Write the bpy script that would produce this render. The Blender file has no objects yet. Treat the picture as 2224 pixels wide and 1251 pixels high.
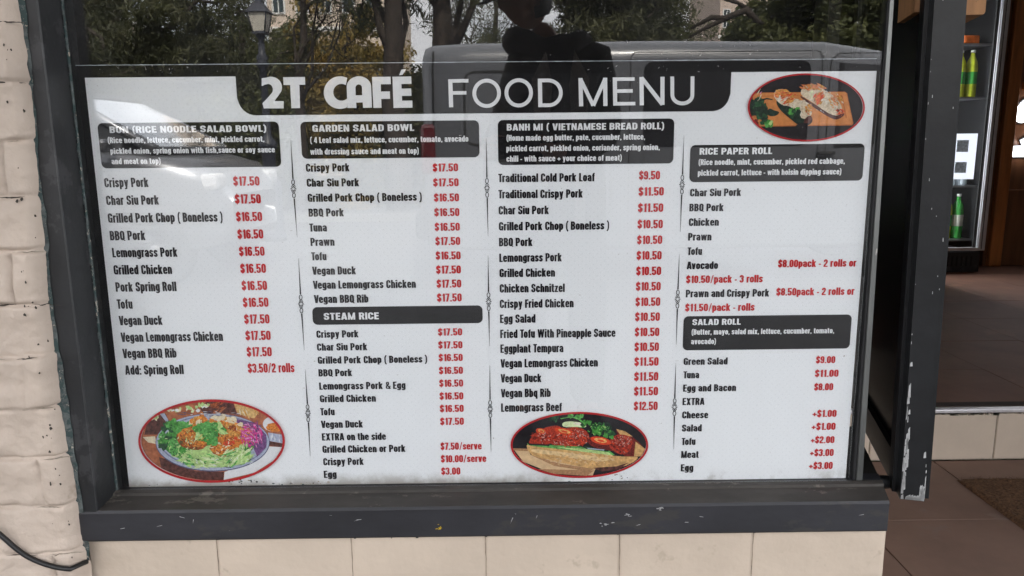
import bpy, bmesh, math, random
import numpy as np
from mathutils import Vector, Matrix
from mathutils.geometry import tessellate_polygon
S = bpy.context.scene
COL = S.collection
R = random.Random(7)
rad = math.radians

# ------------------------------------------------------------------ camera
CR = np.array([[0.99991385, -0.00939792, -0.00916397],
               [-0.01073573, -0.18382083, -0.98290114],
               [0.0075527, 0.98291484, -0.18390589]])
CP = np.array([0.68555, -1.29091, 1.09981])
FPX = 1650.0
cam = bpy.data.cameras.new('camera')
co = bpy.data.objects.new('camera', cam)
COL.objects.link(co)
M = Matrix.Identity(4)
for i in range(3):
    M[i][0] = CR[0][i]; M[i][1] = -CR[1][i]; M[i][2] = -CR[2][i]; M[i][3] = CP[i]
co.matrix_world = M
cam.sensor_width = 36
cam.lens = 36 * FPX / 2224
cam.clip_start = 0.01
cam.clip_end = 2000
S.camera = co

# ------------------------------------------------------------------ world, sun, exposure
SUN_EL, SUN_AZ = rad(50), rad(14)       # behind the shop, so its front is in the shade
w = bpy.data.worlds.new('World'); S.world = w; w.use_nodes = True
nt = w.node_tree
sky = nt.nodes.new('ShaderNodeTexSky'); sky.sky_type = 'NISHITA'; sky.sun_disc = False
sky.sun_elevation = SUN_EL; sky.sun_rotation = SUN_AZ
sky.air_density = 1.0; sky.dust_density = 4.0; sky.ozone_density = 1.0
# broken bright cloud over the clear sky
wc = nt.nodes.new('ShaderNodeTexCoord'); wm = nt.nodes.new('ShaderNodeMapping'); wm.inputs['Scale'].default_value = (1, 1, 2.2)
wn = nt.nodes.new('ShaderNodeTexNoise'); wn.inputs['Scale'].default_value = 2.2; wn.inputs['Detail'].default_value = 7; wn.inputs['Roughness'].default_value = .6
wr = nt.nodes.new('ShaderNodeMapRange'); wr.inputs['From Min'].default_value = .28; wr.inputs['From Max'].default_value = .5
wx = nt.nodes.new('ShaderNodeMix'); wx.data_type = 'RGBA'; wx.inputs['B'].default_value = (8.75, 8.8, 9.0, 1)
nt.links.new(wc.outputs['Generated'], wm.inputs[0]); nt.links.new(wm.outputs[0], wn.inputs['Vector']); nt.links.new(wn.outputs[0], wr.inputs[0])
nt.links.new(wr.outputs[0], wx.inputs['Factor']); nt.links.new(sky.outputs[0], wx.inputs['A'])
nt.links.new(wx.outputs['Result'], nt.nodes['Background'].inputs[0])
nt.nodes['Background'].inputs[1].default_value = 0.15
sl = bpy.data.lights.new('sun', 'SUN'); sl.energy = 4.8; sl.angle = rad(0.5); sl.color = (1, .95, .86)
so = bpy.data.objects.new('sun', sl); COL.objects.link(so)
sd = Vector((math.sin(SUN_AZ) * math.cos(SUN_EL), math.cos(SUN_AZ) * math.cos(SUN_EL), math.sin(SUN_EL)))
so.rotation_euler = sd.to_track_quat('Z', 'Y').to_euler()
S.view_settings.view_transform = 'Standard'
S.view_settings.look = 'None'
S.view_settings.gamma = 1
S.view_settings.exposure = 2.15
S.render.engine = 'CYCLES'
S.cycles.use_denoising = True
S.cycles.max_bounces = 10
S.cycles.transparent_max_bounces = 16
S.cycles.sample_clamp_indirect = 6

# ------------------------------------------------------------------ placing helpers
def ray(px, py): return CR.T @ np.array([(px - 1112) / FPX, (py - 625.5) / FPX, 1.0])
def at(px, py, Y):
    d = ray(px, py); return CP + d * ((Y - CP[1]) / d[1])
def atz(px, py, Z):
    d = ray(px, py); return CP + d * ((Z - CP[2]) / d[2])
def topx(X):
    q = CR @ (np.array(X, float) - CP); return FPX * q[:2] / q[2] + np.array([1112, 625.5])
def bd(px, py):
    p = at(px, py, 0.0); return (p[0], p[2])
def mirx(px, Yv):          # x of a thing seen mirrored in the glass, Yv metres behind it
    return at(px, 316, Yv)[0]

# ------------------------------------------------------------------ materials
def nmat(name):
    m = bpy.data.materials.new(name); m.use_nodes = True
    return m, m.node_tree.nodes, m.node_tree.links, m.node_tree.nodes['Principled BSDF']
def pm(name, col, rough=.6, var=.12, scale=8., bump=0., bscale=60., metal=0., spec=.5, specks=None, coat=0., dist=.002, stretch=None):
    """noise-varied paint-like material; specks = (colour, scale, threshold)"""
    m, N, L, P = nmat(name)
    tc = N.new('ShaderNodeTexCoord'); src = tc.outputs['Object']
    if stretch:
        mp = N.new('ShaderNodeMapping'); mp.inputs['Scale'].default_value = stretch
        L.new(src, mp.inputs[0]); src = mp.outputs[0]
    nz = N.new('ShaderNodeTexNoise'); nz.inputs['Scale'].default_value = scale; nz.inputs['Detail'].default_value = 6; nz.inputs['Roughness'].default_value = .62
    L.new(src, nz.inputs['Vector'])
    rp = N.new('ShaderNodeValToRGB')
    rp.color_ramp.elements[0].position = .3; rp.color_ramp.elements[1].position = .7
    rp.color_ramp.elements[0].color = tuple(c * (1 - var) for c in col) + (1,)
    rp.color_ramp.elements[1].color = tuple(min(1, c * (1 + var)) for c in col) + (1,)
    L.new(nz.outputs[0], rp.inputs[0]); out = rp.outputs[0]
    if specks:
        for (sc, ss, th) in (specks if isinstance(specks, list) else [specks]):
            n2 = N.new('ShaderNodeTexNoise'); n2.inputs['Scale'].default_value = ss; n2.inputs['Detail'].default_value = 5; n2.inputs['Roughness'].default_value = .7
            L.new(src, n2.inputs['Vector'])
            r2 = N.new('ShaderNodeMapRange'); r2.inputs['From Min'].default_value = th; r2.inputs['From Max'].default_value = th + .035
            L.new(n2.outputs[0], r2.inputs[0])
            mx = N.new('ShaderNodeMix'); mx.data_type = 'RGBA'
            L.new(r2.outputs[0], mx.inputs['Factor']); L.new(out, mx.inputs['A']); mx.inputs['B'].default_value = tuple(sc) + (1,)
            out = mx.outputs['Result']
    L.new(out, P.inputs['Base Color'])
    P.inputs['Roughness'].default_value = rough; P.inputs['Metallic'].default_value = metal
    P.inputs['Specular IOR Level'].default_value = spec
    if coat: P.inputs['Coat Weight'].default_value = coat; P.inputs['Coat Roughness'].default_value = .05
    if bump:
        n3 = N.new('ShaderNodeTexNoise'); n3.inputs['Scale'].default_value = bscale; n3.inputs['Detail'].default_value = 5
        L.new(src, n3.inputs['Vector'])
        b = N.new('ShaderNodeBump'); b.inputs['Strength'].default_value = bump; b.inputs['Distance'].default_value = dist
        L.new(n3.outputs[0], b.inputs['Height']); L.new(b.outputs[0], P.inputs['Normal'])
    return m
def emat(name, col, st):
    m, N, L, P = nmat(name)
    P.inputs['Base Color'].default_value = tuple(col) + (1,)
    P.inputs['Emission Color'].default_value = tuple(col) + (1,); P.inputs['Emission Strength'].default_value = st
    return m
def glassmat(name, F0=.045, tint=(1, 1, 1), rough=0.0):
    m, N, L, P = nmat(name); N.remove(P)
    out = N['Material Output']
    lw = N.new('ShaderNodeLayerWeight'); lw.inputs[0].default_value = .5
    pw = N.new('ShaderNodeMath'); pw.operation = 'POWER'; pw.inputs[1].default_value = 5
    ma = N.new('ShaderNodeMath'); ma.operation = 'MULTIPLY_ADD'; ma.inputs[1].default_value = 1 - F0; ma.inputs[2].default_value = F0
    tr = N.new('ShaderNodeBsdfTransparent'); tr.inputs[0].default_value = tuple(tint) + (1,)
    gl = N.new('ShaderNodeBsdfGlossy'); gl.inputs['Roughness'].default_value = rough
    mx = N.new('ShaderNodeMixShader')
    L.new(lw.outputs['Facing'], pw.inputs[0]); L.new(pw.outputs[0], ma.inputs[0]); L.new(ma.outputs[0], mx.inputs[0])
    L.new(tr.outputs[0], mx.inputs[1]); L.new(gl.outputs[0], mx.inputs[2]); L.new(mx.outputs[0], out.inputs[0])
    return m

def shopglass():
    m = glassmat('shop window glass', .06); N, L = m.node_tree.nodes, m.node_tree.links
    out = N['Material Output']; base = out.inputs[0].links[0].from_node
    tc = N.new('ShaderNodeTexCoord'); mp = N.new('ShaderNodeMapping'); mp.inputs['Scale'].default_value = (1, 1, .35); mp.inputs['Rotation'].default_value = (0, .35, 0)
    nz = N.new('ShaderNodeTexNoise'); nz.inputs['Scale'].default_value = 9; nz.inputs['Detail'].default_value = 8; nz.inputs['Roughness'].default_value = .7
    n2 = N.new('ShaderNodeTexNoise'); n2.inputs['Scale'].default_value = 260; n2.inputs['Detail'].default_value = 2
    r1 = N.new('ShaderNodeMapRange'); r1.inputs['From Min'].default_value = .42; r1.inputs['From Max'].default_value = .75; r1.inputs['To Min'].default_value = .0008; r1.inputs['To Max'].default_value = .01
    r2 = N.new('ShaderNodeMapRange'); r2.inputs['From Min'].default_value = .69; r2.inputs['From Max'].default_value = .74; r2.inputs['To Max'].default_value = .045
    ad = N.new('ShaderNodeMath'); df = N.new('ShaderNodeBsdfDiffuse'); df.inputs[0].default_value = (.6, .6, .58, 1); mx = N.new('ShaderNodeMixShader')
    L.new(tc.outputs['Object'], mp.inputs[0]); L.new(mp.outputs[0], nz.inputs['Vector']); L.new(tc.outputs['Object'], n2.inputs['Vector'])
    L.new(nz.outputs[0], r1.inputs[0]); L.new(n2.outputs[0], r2.inputs[0]); L.new(r1.outputs[0], ad.inputs[0]); L.new(r2.outputs[0], ad.inputs[1])
    L.new(ad.outputs[0], mx.inputs[0]); L.new(base.outputs[0], mx.inputs[1]); L.new(df.outputs[0], mx.inputs[2]); L.new(mx.outputs[0], out.inputs[0])
    return m
MT = {}
MT['frame'] = pm('charcoal frame paint', (.0125, .0135, .0155), .5, .3, 14, .25, 90, specks=[((.16, .16, .155), 120, .74), ((.03, .03, .033), 9, .56)])
MT['sill'] = pm('worn sill paint', (.022, .022, .0265), .55, .35, 10, .3, 80, specks=[((.036, .034, .034), 11, .6), ((.2, .19, .18), 150, .755)], stretch=(.45, 1, 1))
MT['silltop'] = pm('dusty sill top', (.04, .035, .031), .75, .4, 13, .3, 90, specks=[((.1, .088, .075), 22, .6), ((.22, .21, .19), 170, .745)], stretch=(.5, 1, 1))
MT['teal'] = pm('flaking old paint', (.085, .1, .1), .8, .5, 70, .6, 120, specks=[((.035, .06, .06), 60, .5), ((.42, .37, .31), 90, .6)])
MT['brickpaint'] = pm('beige masonry paint', (.5, .415, .348), .6, .13, 6, .7, 130, dist=.002, specks=[((.36, .29, .23), 5, .64), ((.11, .09, .075), 120, .735)])
MT['basepaint'] = pm('beige sill wall paint', (.555, .46, .37), .6, .1, 4, .5, 120, dist=.0012, specks=[((.33, .27, .21), 190, .745), ((.46, .38, .3), 7, .62)])
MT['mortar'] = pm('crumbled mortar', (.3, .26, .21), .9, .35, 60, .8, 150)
MT['rubber'] = pm('black glazing bead', (.012, .012, .013), .6, .3, 30)
MT['alu'] = pm('dull aluminium trim', (.17, .175, .17), .42, .25, 30, .1, 90, metal=.7, stretch=(1, 1, .2), specks=((.5, .48, .44), 90, .68))
MT['alubright'] = pm('bright aluminium', (.62, .6, .62), .35, .1, 20, metal=.35, stretch=(1, 1, .1))
MT['glass'] = shopglass()
MT['sheet'] = None
MT['black'] = pm('black print', (.0075, .0075, .009), .45, .2, 30, spec=.08)
MT['backing'] = pm('black backing film', (.005, .005, .006), .6, .2, 10, spec=.08)
MT['ink'] = pm('dark ink', (.014, .013, .017), .5, .2, 60, spec=.08)
MT['redink'] = pm('red ink', (.5, .022, .026), .5, .12, 60, spec=.08)
MT['whiteink'] = pm('white print', (.74, .755, .77), .5, .03, 20, spec=.08)
MT['blackleaf'] = pm('black sash paint', (.012, .0125, .014), .38, .3, 20, .15, 100, specks=((.2, .2, .19), 160, .765))
MT['leafgloss'] = pm('dark sash panel', (.004, .004, .005), .22, .3, 10)
MT['bare'] = pm('bare timber', (.47, .24, .11), .7, .25, 8, .3, 60, stretch=(4, 4, 1), specks=((.1, .07, .05), 40, .68))
MT['scrape'] = pm('scraped primer', (.42, .42, .42), .7, .2, 90, .3, 120)
MT['ply'] = pm('floor tile', (.24, .152, .117), .55, .14, 5, .12, 150, spec=.25, specks=[((.25, .17, .14), 3, .6), ((.3, .26, .22), 230, .775)])
MT['grout'] = pm('tile grout', (.055, .04, .033), .9, .2, 30)
MT['coir'] = pm('coir fibre', (.15, .075, .036), .95, .75, 120, .9, 260, dist=.006)
MT['cable'] = pm('black cable sheath', (.012, .012, .013), .45, .2, 30)
MT['white'] = pm('white paint', (.72, .72, .7), .5, .05, 6)
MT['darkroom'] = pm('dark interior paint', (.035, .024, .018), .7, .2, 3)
MT['wood'] = pm('stained timber', (.42, .15, .04), .45, .3, 5, .15, 60, stretch=(6, 6, .6))
MT['woodpanel'] = pm('dark timber panel', (.17, .07, .03), .4, .3, 4, .15, 60, stretch=(5, 5, .5))
MT['ceil'] = pm('off white ceiling', (.4, .38, .35), .8, .05, 2)
MT['render'] = pm('beige rendered wall', (.5, .42, .34), .8, .08, 2, .3, 40)
MT['fridge'] = pm('black fridge body', (.012, .012, .013), .35, .2, 6)
MT['asphalt'] = pm('asphalt', (.05, .05, .052), .85, .25, 40, .4, 120)
MT['paving'] = pm('asphalt paving', (.085, .084, .084), .85, .25, 3, .3, 60, spec=.2, specks=((.05, .05, .05), 8, .62))
MT['kerb'] = pm('kerb concrete', (.12, .118, .112), .85, .12, 8)
MT['dirt'] = pm('park ground', (.045, .045, .02), .95, .4, 3, .4, 10)
MT['bark'] = pm('dark bark', (.035, .026, .02), .9, .5, 14, .9, 30, dist=.02, stretch=(1, 1, .3))
MT['van'] = pm('dark grey van paint', (.088, .093, .104), .32, .04, 2, coat=.6)
MT['vanglass'] = pm('tinted glass', (.008, .008, .009), .05, .1, 2, spec=.6)
MT['carpaint'] = pm('silver car paint', (.24, .245, .26), .36, .03, 2, metal=.75, coat=.3)
MT['tyre'] = pm('tyre rubber', (.015, .015, .015), .8, .2, 30)
MT['rim'] = pm('alloy rim', (.35, .35, .36), .35, .1, 20, metal=.8)
MT['lens_red'] = pm('red tail lamp', (.085, .003, .006), .15, .2, 30, coat=.8)
MT['lens_white'] = pm('clear lamp lens', (.5, .5, .5), .1, .1, 30)
MT['seam'] = pm('panel gap', (.008, .008, .008), .8, .1, 10)
MT['iron'] = pm('blue black iron', (.03, .033, .045), .45, .2, 20)
MT['milk'] = pm('milky lantern glass', (.55, .52, .45), .3, .06, 12)
MT['flatpale'] = pm('pale rendered concrete', (.62, .52, .43), .85, .08, 1)
MT['flatpink'] = pm('pinkish concrete', (.52, .42, .36), .85, .08, 1)
MT['winglass'] = pm('dark window glass', (.03, .045, .05), .08, .2, 3)
MT['brownbrick'] = pm('brown brick', (.07, .034, .024), .85, .25, 12, .4, 30)
MT['bluegrey'] = pm('blue grey post paint', (.2, .25, .3), .6, .08, 6)
MT['skin'] = pm('skin', (.42, .24, .17), .5, .08, 20)
MT['coat'] = pm('dark brown coat cloth', (.05, .041, .035), .85, .3, 12, .4, 60)
MT['lining'] = pm('pale lapel cloth', (.32, .29, .25), .85, .2, 14, .3, 60)
MT['trouser'] = pm('charcoal trouser cloth', (.03, .03, .035), .85, .2, 14, .3, 60)
MT['cap'] = pm('black cap cloth', (.008, .008, .009), .85, .2, 20)
MT['yellow'] = pm('yellow paint drip', (.6, .4, .02), .5, .2, 40)
MT['awn'] = pm('awning lining', (.2, .19, .18), .8, .1, 3)
MT['cardgrey'] = pm('grey print', (.47, .52, .56), .6, .5, 60)
MT['crack'] = pm('dark crack and joint shade', (.05, .042, .035), .9, .4, 90)  # dark tone for cracks and pits, and for shade painted along the joints
MT['glaze'] = pm('windscreen glass', (.75, .78, .8), .05, .1, 6, metal=.92)
MT['groove'] = pm('dirty joint', (.27, .215, .165), .9, .5, 60)
MT['phone'] = pm('black phone', (.01, .01, .012), .2, .1, 20)
MT['eye'] = pm('eye', (.5, .5, .48), .2, .1, 20)
MT['hair'] = pm('dark hair', (.02, .014, .01), .6, .3, 40)
def leafmat(name, c1, c2):
    m, N, L, P = nmat(name)
    oi = N.new('ShaderNodeTexCoord'); nz = N.new('ShaderNodeTexNoise'); nz.inputs['Scale'].default_value = 1.6; nz.inputs['Detail'].default_value = 4
    L.new(oi.outputs['Object'], nz.inputs['Vector'])
    rp = N.new('ShaderNodeValToRGB'); rp.color_ramp.elements[0].position = .35; rp.color_ramp.elements[1].position = .66
    rp.color_ramp.elements[0].color = c1 + (1,); rp.color_ramp.elements[1].color = c2 + (1,)
    L.new(nz.outputs[0], rp.inputs[0]); L.new(rp.outputs[0], P.inputs['Base Color'])
    P.inputs['Roughness'].default_value = .6
    tl = N.new('ShaderNodeBsdfTranslucent'); mx = N.new('ShaderNodeMixShader'); mx.inputs[0].default_value = .4
    L.new(rp.outputs[0], tl.inputs[0]); L.new(P.outputs[0], mx.inputs[1]); L.new(tl.outputs[0], mx.inputs[2])
    L.new(mx.outputs[0], N['Material Output'].inputs[0])
    return m
MT['leaf_dark'] = leafmat('dark needle foliage', (.036, .042, .018), (.12, .122, .052))
MT['leaf_mid'] = leafmat('mid green foliage', (.05, .06, .02), (.14, .148, .05))
MT['leaf_gold'] = leafmat('yellow green foliage', (.13, .11, .022), (.42, .3, .09))

def sheetmat():
    """white printed sheet: fine pale dot pattern and grime creeping in along the lower edge"""
    m, N, L, P = nmat('white printed sheet')
    tc = N.new('ShaderNodeTexCoord'); sp = N.new('ShaderNodeSeparateXYZ'); L.new(tc.outputs['Object'], sp.inputs[0])
    nz = N.new('ShaderNodeTexNoise'); nz.inputs['Scale'].default_value = 14; nz.inputs['Detail'].default_value = 8; nz.inputs['Roughness'].default_value = .7
    L.new(tc.outputs['Object'], nz.inputs['Vector'])
    def M_(op, a=None, b=None, c=None):
        n = N.new('ShaderNodeMath'); n.operation = op
        for k, v in enumerate((a, b, c)):
            if v is None: continue
            if isinstance(v, (int, float)): n.inputs[k].default_value = v
            else: L.new(v, n.inputs[k])
        return n.outputs[0]
    # dots on a diagonal lattice 9 mm apart
    u = M_('ADD', sp.outputs[0], sp.outputs[2]); v = M_('SUBTRACT', sp.outputs[0], sp.outputs[2])
    fu = M_('SUBTRACT', M_('FRACT', M_('MULTIPLY', u, 78.)), .5); fv = M_('SUBTRACT', M_('FRACT', M_('MULTIPLY', v, 78.)), .5)
    d = M_('ADD', M_('MULTIPLY', fu, fu), M_('MULTIPLY', fv, fv)); dot = M_('LESS_THAN', d, .012)
    # grime: stronger near the bottom-left corner
    low = N.new('ShaderNodeMapRange'); low.inputs['From Min'].default_value = .0; low.inputs['From Max'].default_value = .026; low.inputs['To Min'].default_value = .24; low.inputs['To Max'].default_value = 0.
    L.new(sp.outputs[2], low.inputs[0])
    lx = N.new('ShaderNodeMapRange'); lx.inputs['From Min'].default_value = .03; lx.inputs['From Max'].default_value = .16; lx.inputs['To Min'].default_value = 1.; lx.inputs['To Max'].default_value = .05
    L.new(sp.outputs[0], lx.inputs[0])
    g = N.new('ShaderNodeMapRange'); g.inputs['From Min'].default_value = .5; g.inputs['From Max'].default_value = .72
    L.new(M_('ADD', nz.outputs[0], M_('MULTIPLY', low.outputs[0], lx.outputs[0])), g.inputs[0])
    grime = M_('MULTIPLY', g.outputs[0], M_('MINIMUM', M_('MULTIPLY', low.outputs[0], 3.2), 1.))
    n2 = N.new('ShaderNodeTexNoise'); n2.inputs['Scale'].default_value = 150; n2.inputs['Detail'].default_value = 3
    L.new(tc.outputs['Object'], n2.inputs['Vector'])
    spk = M_('GREATER_THAN', n2.outputs[0], .745)
    a = N.new('ShaderNodeMix'); a.data_type = 'RGBA'; a.inputs['A'].default_value = (.765, .79, .81, 1); a.inputs['B'].default_value = (.68, .71, .73, 1); L.new(dot, a.inputs['Factor'])
    b = N.new('ShaderNodeMix'); b.data_type = 'RGBA'; b.inputs['B'].default_value = (.2, .17, .13, 1); L.new(a.outputs['Result'], b.inputs['A']); L.new(grime, b.inputs['Factor'])
    c = N.new('ShaderNodeMix'); c.data_type = 'RGBA'; c.inputs['B'].default_value = (.3, .28, .25, 1); L.new(b.outputs['Result'], c.inputs['A']); L.new(spk, c.inputs['Factor'])
    L.new(c.outputs['Result'], P.inputs['Base Color']); P.inputs['Roughness'].default_value = .5; P.inputs['Specular IOR Level'].default_value = .1
    return m
MT['sheet'] = sheetmat()

# ------------------------------------------------------------------ mesh helpers
class MB:
    """collects faces (world coordinates) with material slots; builds ONE object"""
    def __init__(s): s.v = []; s.f = []; s.mi = []; s.mats = []; s.smooth = []
    def slot(s, m):
        if m not in s.mats: s.mats.append(m)
        return s.mats.index(m)
    def add(s, vs, fs, m, smooth=False):
        o = len(s.v); k = s.slot(m)
        s.v += [tuple(map(float, v)) for v in vs]
        for f in fs: s.f.append(tuple(i + o for i in f)); s.mi.append(k); s.smooth.append(smooth)
    def box(s, a, b, m, bev=0.):
        x0, y0, z0 = [min(p, q) for p, q in zip(a, b)]; x1, y1, z1 = [max(p, q) for p, q in zip(a, b)]
        if bev <= 0:
            s.add([(x0, y0, z0), (x1, y0, z0), (x1, y1, z0), (x0, y1, z0), (x0, y0, z1), (x1, y0, z1), (x1, y1, z1), (x0, y1, z1)],
                  [(0, 3, 2, 1), (4, 5, 6, 7), (0, 1, 5, 4), (1, 2, 6, 5), (2, 3, 7, 6), (3, 0, 4, 7)], m)
        else:
            bm = bmesh.new(); bmesh.ops.create_cube(bm, size=1)
            for v in bm.verts: v.co = ((x0 + x1) / 2 + v.co.x * (x1 - x0), (y0 + y1) / 2 + v.co.y * (y1 - y0), (z0 + z1) / 2 + v.co.z * (z1 - z0))
            bmesh.ops.bevel(bm, geom=bm.edges[:], offset=bev, segments=2, affect='EDGES', profile=.5)
            s.bm(bm, m); bm.free()
    def bm(s, bm, m, smooth=False):
        bm.verts.index_update()
        s.add([v.co[:] for v in bm.verts], [[v.index for v in f.verts] for f in bm.faces], m, smooth)
    def prism(s, pts, ext, m):
        """polygon of 3D points extruded by the vector ext"""
        n = len(pts); e = np.array(ext, float)
        vs = [np.array(p, float) for p in pts]; vs += [v + e for v in vs[:n]]
        s.add(vs, [tuple(range(n))[::-1], tuple(range(n, 2 * n))] + [(i, (i + 1) % n, n + (i + 1) % n, n + i) for i in range(n)], m)
    def tube(s, pts, r, m, n=10, closed=False, smooth=True):
        pts = [Vector(p) for p in pts]; k = len(pts)
        rs = r if isinstance(r, (list, tuple)) else [r] * k
        rings = []; up = None
        for i, p in enumerate(pts):
            t = (pts[min(i + 1, k - 1)] - pts[max(i - 1, 0)])
            t = t.normalized() if t.length > 1e-9 else Vector((0, 0, 1))
            if up is None:
                up = t.orthogonal().normalized()
            up = (up - t * up.dot(t)); up = up.normalized() if up.length > 1e-6 else t.orthogonal().normalized()
            q = t.cross(up)
            rings.append([p + (up * math.cos(2 * math.pi * j / n) + q * math.sin(2 * math.pi * j / n)) * rs[i] for j in range(n)])
        vs = [v for rg in rings for v in rg]
        fs = [(i * n + j, i * n + (j + 1) % n, (i + 1) * n + (j + 1) % n, (i + 1) * n + j) for i in range(k - 1) for j in range(n)]
        fs += [tuple(range(n))[::-1], tuple((k - 1) * n + j for j in range(n))]
        s.add(vs, fs, m, smooth)
    def lathe(s, c, prof, m, n=20, axis='z', smooth=True):
        vs = []; k = len(prof)
        for (r, h) in prof:
            for j in range(n):
                a = 2 * math.pi * j / n
                if axis == 'z': vs.append((c[0] + r * math.cos(a), c[1] + r * math.sin(a), c[2] + h))
                elif axis == 'y': vs.append((c[0] + r * math.cos(a), c[1] + h, c[2] + r * math.sin(a)))
                else: vs.append((c[0] + h, c[1] + r * math.cos(a), c[2] + r * math.sin(a)))
        fs = [(i * n + j, i * n + (j + 1) % n, (i + 1) * n + (j + 1) % n, (i + 1) * n + j) for i in range(k - 1) for j in range(n)]
        fs += [tuple(range(n))[::-1], tuple((k - 1) * n + j for j in range(n))]
        s.add(vs, fs, m, smooth)
    def poly2(s, loops, y, m):
        """flat polygon (x,z loops, first outer then holes) facing -y at depth y"""
        vv = [[Vector((p[0], p[1], 0)) for p in lp] for lp in loops]
        flat = [p for lp in vv for p in lp]
        tr = tessellate_polygon(vv)
        fs = []
        for t in tr:
            a, b, c = [flat[i] for i in t]
            if (b - a).cross(c - a).z < 0: t = (t[0], t[2], t[1])
            fs.append(tuple(t))
        s.add([(p.x, y, p.y) for p in flat], fs, m)
    def build(s, name, parent=None, kind=None):
        me = bpy.data.meshes.new(name)
        off = np.array(parent['_o']) if parent is not None else np.zeros(3)
        me.from_pydata([tuple(np.array(v) - off) for v in s.v], [], s.f)
        for m in s.mats: me.materials.append(m)
        me.polygons.foreach_set('material_index', s.mi)
        me.polygons.foreach_set('use_smooth', s.smooth)
        me.update()
        return link(name, me, parent, kind)
def link(name, me, parent=None, kind=None):
    o = bpy.data.objects.new(name, me); COL.objects.link(o)
    if parent is not None:
        o.parent = parent; o['_o'] = parent['_o']
        OFFS.append(o)
    else: o['_o'] = (0., 0., 0.); OFFS.append(o)
    if kind: o['kind'] = kind
    return o
OFFS = []
def tag(o, label, cat, group=None):
    o['label'] = label; o['category'] = cat
    if group: o['group'] = group
    return o
def thing(name, label, cat, loc, group=None):
    o = bpy.data.objects.new(name, None); COL.objects.link(o); o.location = loc
    o['_o'] = tuple(float(c) for c in loc); OFFS.append(o); o.empty_display_size = .1
    return tag(o, label, cat, group)
def copy_thing(o, loc, label=None, parent=None):
    c = o.copy(); COL.objects.link(c); OFFS.append(c)
    if parent is None:
        c.location = loc
        if label: c['label'] = label
    else: c.parent = parent
    for ch in [x for x in COL.objects if x.parent == o]: copy_thing(ch, None, None, c)
    return c
def rbox(x0, z0, x1, z1, r, n=6):
    pts = []
    for (cx, cz, a) in ((x1 - r, z1 - r, 0), (x0 + r, z1 - r, 90), (x0 + r, z0 + r, 180), (x1 - r, z0 + r, 270)):
        for k in range(n + 1):
            t = rad(a + 90 * k / n); pts.append((cx + r * math.cos(t), cz + r * math.sin(t)))
    return pts

# smooth value noise for hand-made surfaces
_rng = np.random.default_rng(3)
_lat = _rng.random((64, 64))
def vnoise(x, y):
    x = np.asarray(x, float); y = np.asarray(y, float)
    xi = np.floor(x).astype(int); yi = np.floor(y).astype(int); fx = x - xi; fy = y - yi
    fx = fx * fx * (3 - 2 * fx); fy = fy * fy * (3 - 2 * fy)
    g = lambda a, b: _lat[a % 64, b % 64]
    return (g(xi, yi) * (1 - fx) + g(xi + 1, yi) * fx) * (1 - fy) + (g(xi, yi + 1) * (1 - fx) + g(xi + 1, yi + 1) * fx) * fy - .5
def fbm(x, y, o=4):
    s = 0; a = 1.
    for k in range(o): s = s + a * vnoise(np.asarray(x) * 2 ** k + 17 * k, np.asarray(y) * 2 ** k + 5 * k); a *= .5
    return s

# ------------------------------------------------------------------ ground and street
def sheet(name, x0, x1, y0, y1, z, m):
    b = MB(); b.add([(x0, y0, z), (x1, y0, z), (x1, y1, z), (x0, y1, z)], [(0, 1, 2, 3)], m)
    return b.build(name, None, 'structure')
sheet('ground', -400, 400, -600, 200, -.16, MT['dirt'])
sheet('road', -80, 80, -11.5, -5.0, -.13, MT['asphalt'])
pv = MB(); pv.box((-80, -4.85, -.2), (80, -.062, -.004), MT['paving']); pv.build('pavement', None, 'structure')
kb = MB(); kb.box((-80, -5.0, -.25), (80, -4.853, -.006), MT['kerb'], .02); kb.build('kerb', None, 'structure')
pk = MB(); pk.box((-80, -12.6, -.2), (80, -11.65, -.02), MT['asphalt']); pk.build('far_pavement', None, 'structure')
kb = MB(); kb.box((-80, -11.647, -.25), (80, -11.5, -.002), MT['kerb'], .02); kb.build('far_kerb', None, 'structure')

# ------------------------------------------------------------------ shop building: masonry shell, interior
DX, DY = .2645, .9644             # direction of the splayed entry side
bl = thing('shop_building', 'beige painted masonry shop front with a splayed tiled entry', 'building', (0, 0, 0))
b = MB()
b.box((-6, -.1, 2.1), (6.5, .25, 4.3), MT['render'])                 # fascia over window and entry
b.box((-6, .25, 3.5), (6.5, 8.2, 4.3), MT['render'])                 # roof slab
b.box((-6, 8.0, -.1), (6.5, 8.2, 3.5), MT['render'])
b.box((-6, .25, -.1), (-5.8, 8.0, 3.5), MT['render'])
b.box((6.3, .25, -.1), (6.5, 8.0, 3.5), MT['render'])
b.box((3.4, -.1, -.1), (6.5, .25, 2.1), MT['render'])                # wall right of the entry
b.box((-6, -.098, -.1), (-.62, .25, 2.1), MT['render'])              # wall left of the brick pillar
b.box((-.62, -.06, -.1), (-.075, .25, 2.1), MT['render'])            # core behind the brick pillar
b.box((3.2, 1.2, .0), (6.3, 1.35, 3.5), MT['render'])
b.prism([(1.43, .26, -.1), (1.62, 1.2, -.1), (1.55, 1.2, -.1), (1.36, .26, -.1)], (0, 0, .53), MT['render'])
b.box((1.62, 1.2, 2.3), (3.2, 1.35, 3.5), MT['render'])
b.build('wall', bl)
b = MB(); b.box((-5.8, .25, 2.75), (6.3, 8.0, 2.8), MT['ceil']); b.build('ceiling', bl)
b = MB(); b.box((-6.2, -2.7, 2.75), (6.7, -.101, 2.87), MT['awn']); b.box((-6.2, -2.76, 2.6), (6.7, -2.701, 2.95), MT['frame']); b.build('added_awning', bl)  # out of view, added to keep most sky light off the window
b = MB()
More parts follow.
